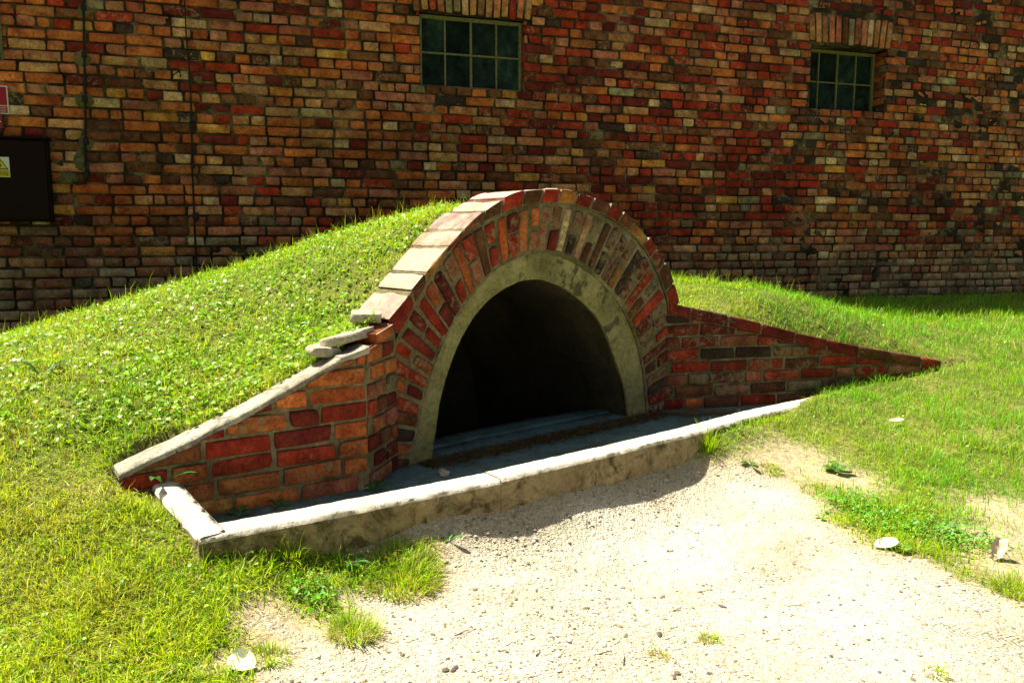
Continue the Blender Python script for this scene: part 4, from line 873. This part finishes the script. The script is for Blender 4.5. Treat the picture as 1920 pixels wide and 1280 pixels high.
def leaflets(mb, P, sz, col, tilt=.6):
    n = len(P); az = RNG.uniform(0, 2 * np.pi, n); tl = RNG.normal(0, tilt, n); f = np.stack([np.cos(az) * np.cos(tl), np.sin(az) * np.cos(tl), np.sin(tl)], -1)
    s_ = np.stack([-np.sin(az), np.cos(az), RNG.normal(0, .35, n)], -1); L = sz[:, None]; wv = s_ * L * RNG.uniform(.28, .5, n)[:, None]; up = ZUP * (sz * .12)[:, None]
    V = np.stack([P, P + f * L * .35 + wv * .8 + up, P + f * L * .75 + wv + up, P + f * L, P + f * L * .75 - wv + up, P + f * L * .35 - wv * .8 + up], 1)
    i = np.arange(n)[:, None] * 6; c = np.repeat(np.concatenate([col, np.ones((n, 1))], 1)[:, None], 6, 1).reshape(-1, 4)
    o = mb.n; mb.add(V.reshape(-1, 3), i + np.array([[0, 1, 2, 3]]), c); mb.f.append(i + np.array([[0, 3, 4, 5]]) + o); mb.m.append(np.zeros(n))
GREEN = np.array([.18, .45, .006]); YEL = np.array([.42, .54, .008]); DRY = np.array([.46, .38, .09]); DEEP = np.array([.06, .22, .010])
def lawn_density(x, y):
    d = polydist(x, y, path); sd = np.where(inside(x, y, path), -d, d) + noise2(x, y, 9, 21, 2) * .05
    den = np.clip((sd + .015) / .10, 0, 1) * (.75 + .25 * np.clip(noise2(x, y, 5, 22, 2) * 2 + .5, 0, 1))
    for c, r_ in BARE: den *= 1 - .9 * np.exp(-(((x - c[0])**2 + (y - c[1])**2) / r_**2)**1.5)
    den[inside(x, y, pit)] = 0
    for p0, e, nb, s0, s1 in ((LC, LE, LN, -.965, .02), (RS, RWE, RWN, -.1, 2.02)):       # keep off the wing walls
        s = (x - p0[0]) * e[0] + (y - p0[1]) * e[1]; o_ = (x - p0[0]) * nb[0] + (y - p0[1]) * nb[1]; den[(s > s0) & (s < s1) & (o_ > -.02) & (o_ < (.125 if e is LE else .115))] = 0
    u = (x - AO[0]) * AD[0] + (y - AO[1]) * AD[1]; o_ = (x - AO[0]) * AN[0] + (y - AO[1]) * AN[1]; den[(np.abs(u - .08) < 1.08) & (o_ > -.25) & (o_ < .30)] = 0
    cdist = polydist(x, y, np.concatenate([CURB, CURB[::-1] + CURB_N * .12])); den[cdist < .005] = 0; den[inside(x, y, np.concatenate([CURB, CURB[::-1] + CURB_N * .13]))] = 0
    arm = np.array([(-1.325, 2.83), (-.998, 2.455), (-.93, 2.52), (-1.25, 2.9)]); den[inside(x, y, arm)] = 0
    den[wall_gap(x, y) < .01] = 0
    return den
def scatter(D0, n_try, xlo, xhi, ylo, yhi, r0=2.4, dens=lawn_density):
    x = RNG.uniform(xlo, xhi, n_try); y = RNG.uniform(ylo, yhi, n_try); r_ = np.hypot(x, y); want = D0 * np.minimum(1, (r0 / np.maximum(r_, .5))**2)
    have = n_try / ((xhi - xlo) * (yhi - ylo)); k = RNG.random(n_try) < want / have
    k &= np.abs(x) < .78 * y + .9; x, y = x[k], y[k]
    k = RNG.random(len(x)) < dens(x, y); x, y = x[k], y[k]
    return np.stack([x, y, height(x, y)], -1)
def grass_colour(P):
    n = len(P); g = np.clip(.42 + noise2(P[:, 0], P[:, 1], 1.9, 91, 3) * 1.7 + noise2(P[:, 0], P[:, 1], 11, 92, 2) * .7 + RNG.normal(0, .2, n), 0, 1)[:, None]
    rt = np.clip((P[:, 0] - .8) / 1.2, 0, 1)[:, None]; lf = 1 - rt; g = g * (1 - .25 * lf)
    c = GREEN * g + YEL * (1 - g); c = c * (1 - .6 * rt) + (GREEN * np.array([.8, 1, 1.3])) * .6 * rt
    dd = (1 - .6 * rt) * np.clip(noise2(P[:, 0], P[:, 1], 3.5, 95, 3) * 2.2 - .4 + .25 * ((P[:, 2] > .3) & (P[:, 0] < 0)), 0, 1)[:, None] * .6
    c = c * (1 - dd) + (DRY * .7 + YEL * .3) * dd
    k = RNG.random(n) < .08; c[k] = DRY * RNG.uniform(.7, 1.2, (k.sum(), 1))
    k = RNG.random(n) < .10; c[k] = DEEP * RNG.uniform(.8, 1.3, (k.sum(), 1))
    return c * RNG.uniform(.75, 1.25, (n, 1))
# the short lawn: one mass of blades
P = scatter(26000, 2600000, -4.6, 6.2, 1.35, 9.3)
n = len(P); rt = np.clip((P[:, 0] - .9) / 1.3, 0, 1); far = np.clip((P[:, 1] - 4.5) / 2, 0, 1)
mnd = ((P[:, 2] > .45) & (P[:, 0] < .3))
ln = RNG.uniform(.020, .052, n) * (1 + .35 * rt) * np.clip(1 + noise2(P[:, 0], P[:, 1], 8, 93, 2) * .9, .45, 1.5) * np.where(mnd, .85, 1); ln *= np.where(wall_gap(P[:, 0], P[:, 1]) < 1.6, 1.35, 1)
wd = RNG.uniform(.0018, .0038, n) * (1 + .4 * far); az = RNG.uniform(0, 2 * np.pi, n); lean = np.abs(RNG.normal(.55, .35, n)) * (1 - .3 * rt)
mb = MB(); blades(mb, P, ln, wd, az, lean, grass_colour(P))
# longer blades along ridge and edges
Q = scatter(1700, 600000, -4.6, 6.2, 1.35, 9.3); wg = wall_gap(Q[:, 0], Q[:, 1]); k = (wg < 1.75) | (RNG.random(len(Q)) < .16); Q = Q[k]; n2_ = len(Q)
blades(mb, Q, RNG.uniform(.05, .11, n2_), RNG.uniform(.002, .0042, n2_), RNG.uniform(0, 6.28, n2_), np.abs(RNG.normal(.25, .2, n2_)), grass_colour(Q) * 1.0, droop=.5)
# flat-lying clippings and bent blades
Q = scatter(5200, 700000, -4.6, 6.2, 1.35, 7.5); n4_ = len(Q); cq = np.where(RNG.random((n4_, 1)) < .3, DRY, YEL * 1.1) * RNG.uniform(.7, 1.25, (n4_, 1))
blades(mb, Q + ZUP * RNG.uniform(.006, .03, n4_)[:, None], RNG.uniform(.02, .055, n4_), RNG.uniform(.0016, .0034, n4_), RNG.uniform(0, 6.28, n4_), RNG.uniform(1.15, 1.6, n4_), cq, droop=.25)
# stalks on the crest and against the walls
Q = scatter(60, 200000, -4.6, 4.2, 3.5, 8, r0=6); wg = wall_gap(Q[:, 0], Q[:, 1]); Q = Q[(wg > .8) & (wg < 1.7)]; n3_ = len(Q)
blades(mb, Q, RNG.uniform(.09, .17, n3_), np.full(n3_, .0022), RNG.uniform(0, 6.28, n3_), np.abs(RNG.normal(.12, .12, n3_)), np.tile(YEL * 1.1, (n3_, 1)), droop=.4)
tag(mb.build('lawn_grass', M_GRASS), 'short sunlit lawn grass covering the mound and both sides of the path', 'grass', kind='stuff')
# small broad leaves among the grass
def mound_d(x, y):
    d = lawn_density(x, y); z = height(x, y); m_ = np.clip((z - .22) / .2, 0, 1) * (x < .5) * np.clip(1.4 + noise2(x, y, 2.2, 97, 2) * 2.0, .15, 1); lo = .13 * np.clip(noise2(x, y, 2.5, 98, 2) * 2.5 + .6, 0, 1); return d * np.maximum(m_, lo)
P = scatter(7000, 1000000, -4.6, 5.5, 1.35, 7.5, dens=mound_d); n = len(P); mb = MB()
c = np.array([.24, .46, .02]) * RNG.uniform(.6, 1.35, (n, 1)) * np.stack([RNG.uniform(.75, 1.3, n), np.ones(n), RNG.uniform(.6, 2.2, n)], -1)
leaflets(mb, P + ZUP * RNG.uniform(.008, .038, n)[:, None], RNG.uniform(.008, .022, n) * np.where(P[:, 2] > .2, 1.25, .8), c)
def clover_d(x, y):
    d = np.zeros(len(x))
    for (px, py), r_ in CL: d = np.maximum(d, np.clip(1.5 - np.hypot(x - px, y - py) / r_, 0, 1))
    return np.clip(d, 0, 1)
CL = [(at(x, y)[:2], r_) for x, y, r_ in ((1600, 950, .13), (1650, 975, .13), (1720, 990, .14), (1780, 1010, .12), (1830, 1020, .08), (590, 1120, .06))]
P = scatter(9000, 300000, -1.2, 3.2, 1.6, 4.2, r0=3.2, dens=clover_d); n = len(P)
c = np.array([.12, .34, .02]) * RNG.uniform(.6, 1.4, (n, 1)); leaflets(mb, P + ZUP * RNG.uniform(.01, .045, n)[:, None], RNG.uniform(.009, .019, n), c, .45)
tag(mb.build('clover', M_LEAF), 'small bright clover and weed leaves spread through the lawn', 'clover', kind='stuff')
# tufts one can count
def tuft(x, y, r_, hgt, nbl, label, dry=.4, cat='grass tuft', spread=.55, base=None):
    p = at(x, y) if base is None else np.asarray(base, float); n = nbl; a = RNG.uniform(0, 6.28, n); q = np.sqrt(RNG.random(n)) * r_
    Pq = np.stack([p[0] + np.cos(a) * q, p[1] + np.sin(a) * q, np.zeros(n)], -1); Pq[:, 2] = height(Pq[:, 0], Pq[:, 1]) - .003 if base is None else p[2]
    c = np.where(RNG.random((n, 1)) < dry, DRY * .9, YEL * .5 + GREEN * .5) * RNG.uniform(.7, 1.25, (n, 1)); mb = MB()
    blades(mb, Pq, RNG.uniform(.5, 1.1, n) * hgt, RNG.uniform(.0018, .0034, n), a + RNG.normal(0, .5, n), np.clip(q / r_ * spread + RNG.normal(.15, .2, n), 0, 1.4), c)
    return tag(mb.build('grass_tuft', M_GRASS, origin=tuple(p)), label, cat, 'grass tufts')
tuft(755, 1085, .13, .075, 1100, 'big yellowish grass tuft in front of the curb', .35)
tuft(665, 1190, .07, .075, 420, 'yellow green grass tuft casting a streaky shadow on the gravel', .35)
tuft(1326, 838, .035, .13, 150, 'tall green grass tuft against the right end of the bare curb face', .08, spread=.3)
tuft(1328, 1200, .028, .04, 110, 'small lone grass tuft in the middle of the gravel', .45)
tuft(1235, 1232, .026, .03, 60, 'tiny sparse grass tuft with dry roots near the bottom of the gravel', .6)
tuft(1754, 1264, .03, .035, 80, 'small flat grass tuft on the gravel in the lower right corner', .5)
tuft(1900, 1108, .06, .07, 260, 'spiky green grass tuft on the gravel edge below the crumpled leaf', .25)
tuft(1445, 882, .045, .045, 160, 'short yellow tuft on the bare soil left of the broad leafed weed', .3)
tuft(1520, 918, .045, .035, 170, 'low yellow tuft just below the broad leafed weed', .35)
tuft(545, 1035, .05, .10, 160, 'green grass tuft rising against the dark stained curb face', .1, spread=.35)
tuft(510, 1235, .05, .05, 190, 'small green tuft right of the white petal', .2)
def weed(x, y, n, ln, wd, label, cat='weed', up=.5, col=(.06, .20, .02), base=None, seed=0):
    p = at(x, y) if base is None else np.asarray(base, float); rg_ = np.random.default_rng(seed + int(x)); mb = MB(); a0 = rg_.uniform(0, 6.28)
    for k in range(n):
        a = a0 + k * 2 * np.pi / n + rg_.normal(0, .25); L = ln * rg_.uniform(.65, 1.1); el = up * rg_.uniform(.4, 1.3); tt_ = np.linspace(0, 1, 7); h_ = np.array([math.cos(a), math.sin(a), 0]); sd_ = np.array([-math.sin(a), math.cos(a), 0])
        mid = p + (h_ * (tt_ * L)[:, None]) + ZUP * (L * (np.sin(el) * tt_ * (1.3 - .75 * tt_**1.5)) + .004)[:, None]
        ww = wd * np.array([.15, .22, .55, .95, 1.0, .7, .05]) * rg_.uniform(.8, 1.15) / 2; cup = ZUP * (ww * .35)[:, None]
        Pn = np.stack([mid + sd_ * ww[:, None] + cup, mid, mid - sd_ * ww[:, None] + cup], 1); c = np.array(col) * rg_.uniform(.7, 1.35); add_grid(mb, Pn, (*c, 1))
    return tag(mb.build('weed', M_LEAF, origin=tuple(p)), label, cat, 'broad leafed weeds')
weed(1570, 885, 9, .085, .042, 'broad leafed rosette weed casting shadow on bare soil', up=.7, col=(.10, .23, .03))
weed(1407, 872, 5, .05, .022, 'little weed on the bare soil left of the rosette', up=.3, col=(.09, .19, .03))
weed(1540, 972, 3, .045, .03, 'single low leaf cluster at the left tip of the clover patch', up=.3, col=(.14, .25, .02))
weed(1770, 995, 4, .06, .055, 'pale round leaf plant within the clover patch', up=.5, col=(.16, .30, .07))
weed(1690, 1030, 4, .05, .05, 'pale round leaf plant right of the white chip', up=.4, col=(.15, .29, .06))
weed(80, 712, 4, .14, .022, 'dark long leafed dock plant on the left lawn', up=1.2, col=(.03, .09, .012))
weed(660, 1060, 7, .07, .018, 'dark green dandelion in the curb shadow beside the big tuft', up=.5, col=(.03, .17, .03))
weed(842, 1015, 3, .055, .022, 'single bright leaf lying in the curb shadow on gravel', up=.4, col=(.06, .22, .02))
pf = lambda s, o_, z=.01: LC + LE * s - LN * o_ + ZUP * z
weed(285, 900, 4, .11, .035, 'tall leaved plant in the left corner of the pit under the cap', up=1.0, col=(.05, .16, .03), base=pf(-.82, .03, .17))
weed(520, 950, 4, .07, .03, 'weed in the pit against the left wing wall', up=1.1, col=(.05, .17, .03), base=pf(-.40, .03, .0))
weed(440, 965, 5, .07, .025, 'low weed in the pit near the curb corner', up=.6, col=(.05, .15, .03), base=pf(-.56, .05, .0))
weed(700, 910, 6, .06, .028, 'low weed at the foot of the wing wall corner', up=.5, col=(.04, .14, .03), base=LC + np.array([.03, -.02, .005]))
# dandelion-like leaves over the left mound
for (x, y) in ((205, 790), (300, 720), (420, 560), (520, 640), (600, 520), (340, 640)):
    weed(x, y, 6, .06, .022, 'leafy rosette in the sunlit grass of the left mound', up=.45, col=(.13, .27, .02), seed=3)
# ------------------------------------------------------------------ gravel, twigs, litter
def pebbles():
    mb = MB(); ico = [(0, 0, 1)] + [(math.cos(a) * .95, math.sin(a) * .95, .35) for a in np.arange(6) * math.pi / 3] + [(math.cos(a), math.sin(a), -.4) for a in np.arange(6) * math.pi / 3 + .5]
    ico = np.array(ico); f = [(0, 1 + k, 1 + (k + 1) % 6) for k in range(6)] + [(1 + k, 7 + k, 1 + (k + 1) % 6) for k in range(6)] + [(7 + k, 7 + (k + 1) % 6, 1 + (k + 1) % 6) for k in range(6)]
    def den(x, y):
        d = polydist(x, y, path); sd = np.where(inside(x, y, path), d, -d); q = np.clip((sd + .04) / .04, 0, 1) * np.clip(.22 + np.clip(noise2(x, y, 2.6, 111, 3) * 2.2, 0, 1), 0, 1); q[inside(x, y, np.concatenate([CURB, CURB[::-1] + CURB_N * .13]))] = 0; q[inside(x, y, pit)] = 0; return q
    P = scatter(26000, 900000, -1.6, 4.5, 1.3, 4.6, r0=2.4, dens=den); n = len(P); s_ = RNG.lognormal(np.log(.0021), .55, n); s_ = np.clip(s_, .0011, .012)
    sc3 = np.stack([s_ * RNG.uniform(.8, 1.5, n), s_ * RNG.uniform(.7, 1.1, n), s_ * RNG.uniform(.35, .7, n)], -1); a = RNG.uniform(0, 6.28, n)
    V = ico[None] * (1 + RNG.normal(0, .12, (n, 13, 1))) * sc3[:, None]; x = V[..., 0] * np.cos(a)[:, None] - V[..., 1] * np.sin(a)[:, None]; y = V[..., 0] * np.sin(a)[:, None] + V[..., 1] * np.cos(a)[:, None]
    V = np.stack([x, y, V[..., 2]], -1) + P[:, None] + ZUP * (s_ * .12)[:, None, None]
    base = np.array([.56, .49, .35]) * RNG.uniform(.6, 1.2, (n, 1)) * np.stack([np.ones(n), RNG.uniform(.93, 1.03, n), RNG.uniform(.85, 1.1, n)], -1); k = RNG.random(n) < .12; base[k] *= .25
    c = np.repeat(np.concatenate([base, np.ones((n, 1))], 1)[:, None], 13, 1).reshape(-1, 4)
    mb.add(V.reshape(-1, 3), (np.array(f)[None] + (np.arange(n) * 13)[:, None, None]).reshape(-1, 3), c)
    m, t, b = mat('pebble'); at_ = N(t, 'ShaderNodeAttribute', attribute_name='Col'); o = coords(t); n1 = noise(t, o, 150, 3, .6); t.links.new(mix(t, 1.0, at_.outputs['Color'], ramp(t, n1, [(.3, .75), (.6, 1.1)]), 'MULTIPLY'), b.inputs['Base Color']); b.inputs['Roughness'].default_value = .85
    tag(mb.build('gravel_stones', m, smooth=False), 'loose pale gravel and pebbles scattered over the path', 'gravel', kind='stuff')
pebbles()
M_TWIG = simple('twig_bark', (.05, .035, .02), .9); M_STRAW = leaf_mat('straw', .2, .7, .2)
for (x, y, a, L) in ((865, 1188, .6, .055), (1265, 1145, .5, .05), (1010, 1225, 1.1, .03), (1130, 1226, .2, .06), (940, 1222, -.4, .035), (1170, 1240, 1.4, .05)):
    p = at(x, y); mb = MB(); tt_ = np.linspace(-.5, .5, 6); Q = p + np.stack([np.cos(a) * tt_ * L, np.sin(a) * tt_ * L, .004 + .003 * np.sin(tt_ * 5)], -1) + RNG.normal(0, .0015, (6, 3)) * np.array([1, 1, .3]); tube(mb, Q, np.linspace(.0022, .0012, 6), 5)
    tag(mb.build('twig', M_TWIG, origin=tuple(p)), 'short dark twig lying on the pale gravel', 'twig', 'twigs on the gravel')
# dry straw swept along the foot of the arch
n = 5200; u = RNG.uniform(-.78, 1.9, n); oo_ = -.055 + RNG.normal(0, .05, n) - .10 * np.clip(u - .9, 0, 1); Pq = A3(u, np.full(n, .006), oo_); kR = u > 1.0
Pq = Pq + kR[:, None] * ((u - 1.0)[:, None] * (RWE - AD) * 1.0); Pq = Pq - RWN * (.08 * kR)[:, None]
mb = MB(); blades(mb, Pq, RNG.uniform(.02, .07, n), RNG.uniform(.0015, .003, n), RNG.uniform(0, 6.28, n), np.clip(RNG.normal(1.42, .1, n), 1.1, 1.56), np.array([.20, .14, .05]) * RNG.uniform(.4, 1.3, (n, 1)), droop=.08)
k_ = 6000; u = RNG.uniform(-.80, .95, k_); oo_ = -.05 + RNG.normal(0, .035, k_); Pq = A3(u, np.full(k_, .004), oo_); leaflets(mb, Pq, RNG.uniform(.006, .016, k_), np.array([.07, .05, .02]) * RNG.uniform(.4, 1.4, (k_, 1)), .25)
tag(mb.build('straw', M_STRAW), 'dry straw and crumbs swept along the foot of the arch', 'straw', kind='stuff')
# litter
M_PETAL = simple('white_petal', (.72, .72, .55), .5, var=.06); M_PALE = simple('dry_leaf', (.48, .42, .30), .7, var=.2, scale=40)
def petal(name, x, y, L, W_, ang, cup, label, cat, m_, pitch=0.0, crumple=0.0, blunt=False, lift=.012, tiltx=24):
    p = at(x, y) + ZUP * lift; us_ = np.linspace(0, 1, 13); vs_ = np.linspace(-1, 1, 9); prof = np.sin(np.pi * np.clip(us_ * .97 + .015, 0, 1))**(.55 if not blunt else .4)
    X = (us_ - .5)[:, None] * L + 0 * vs_[None]; Y = prof[:, None] * vs_[None] * W_ / 2; Z = cup * (vs_[None]**2) * W_ * prof[:, None] + cup * .5 * L * ((us_ - .5)**2)[:, None] * 1.5
    Z = Z + noise2(X * 40, Y * 40, 1, 131, 2) * crumple; Z = Z + (us_ - .3)[:, None] * L * math.sin(pitch)
    c, s_ = math.cos(ang), math.sin(ang); V = np.stack([X * c - Y * s_, X * s_ + Y * c, Z - Z.min()], -1)
    bot = V - ZUP * .0012; mb = MB(); add_grid(mb, V); add_grid(mb, bot, flip=True)
    o = mb.build(name, m_, origin=None); o.location = tuple(p); o.rotation_euler = (R(tiltx), 0, 0); tag(o, label, cat); return o
petal('petal', 455, 1250, .08, .062, -.35, .34, 'big white cupped petal lying in the grass at the lower left', 'petal', M_PETAL, tiltx=34, crumple=.006, blunt=True)
petal('petal', 1660, 1026, .085, .05, .05, .05, 'flat white chip at the gravel edge below the clover', 'petal', M_PETAL, pitch=.25, blunt=True)
petal('dry_leaf', 1866, 1045, .075, .05, .9, .7, 'crumpled pale dry leaf standing on the gravel edge at the right', 'dry leaf', M_PALE, pitch=.8, crumple=.03)
petal('dry_leaf', 1680, 798, .09, .035, .15, .2, 'flat straw coloured dry leaf in the right lawn', 'dry leaf', M_PALE, lift=.03, crumple=.004)
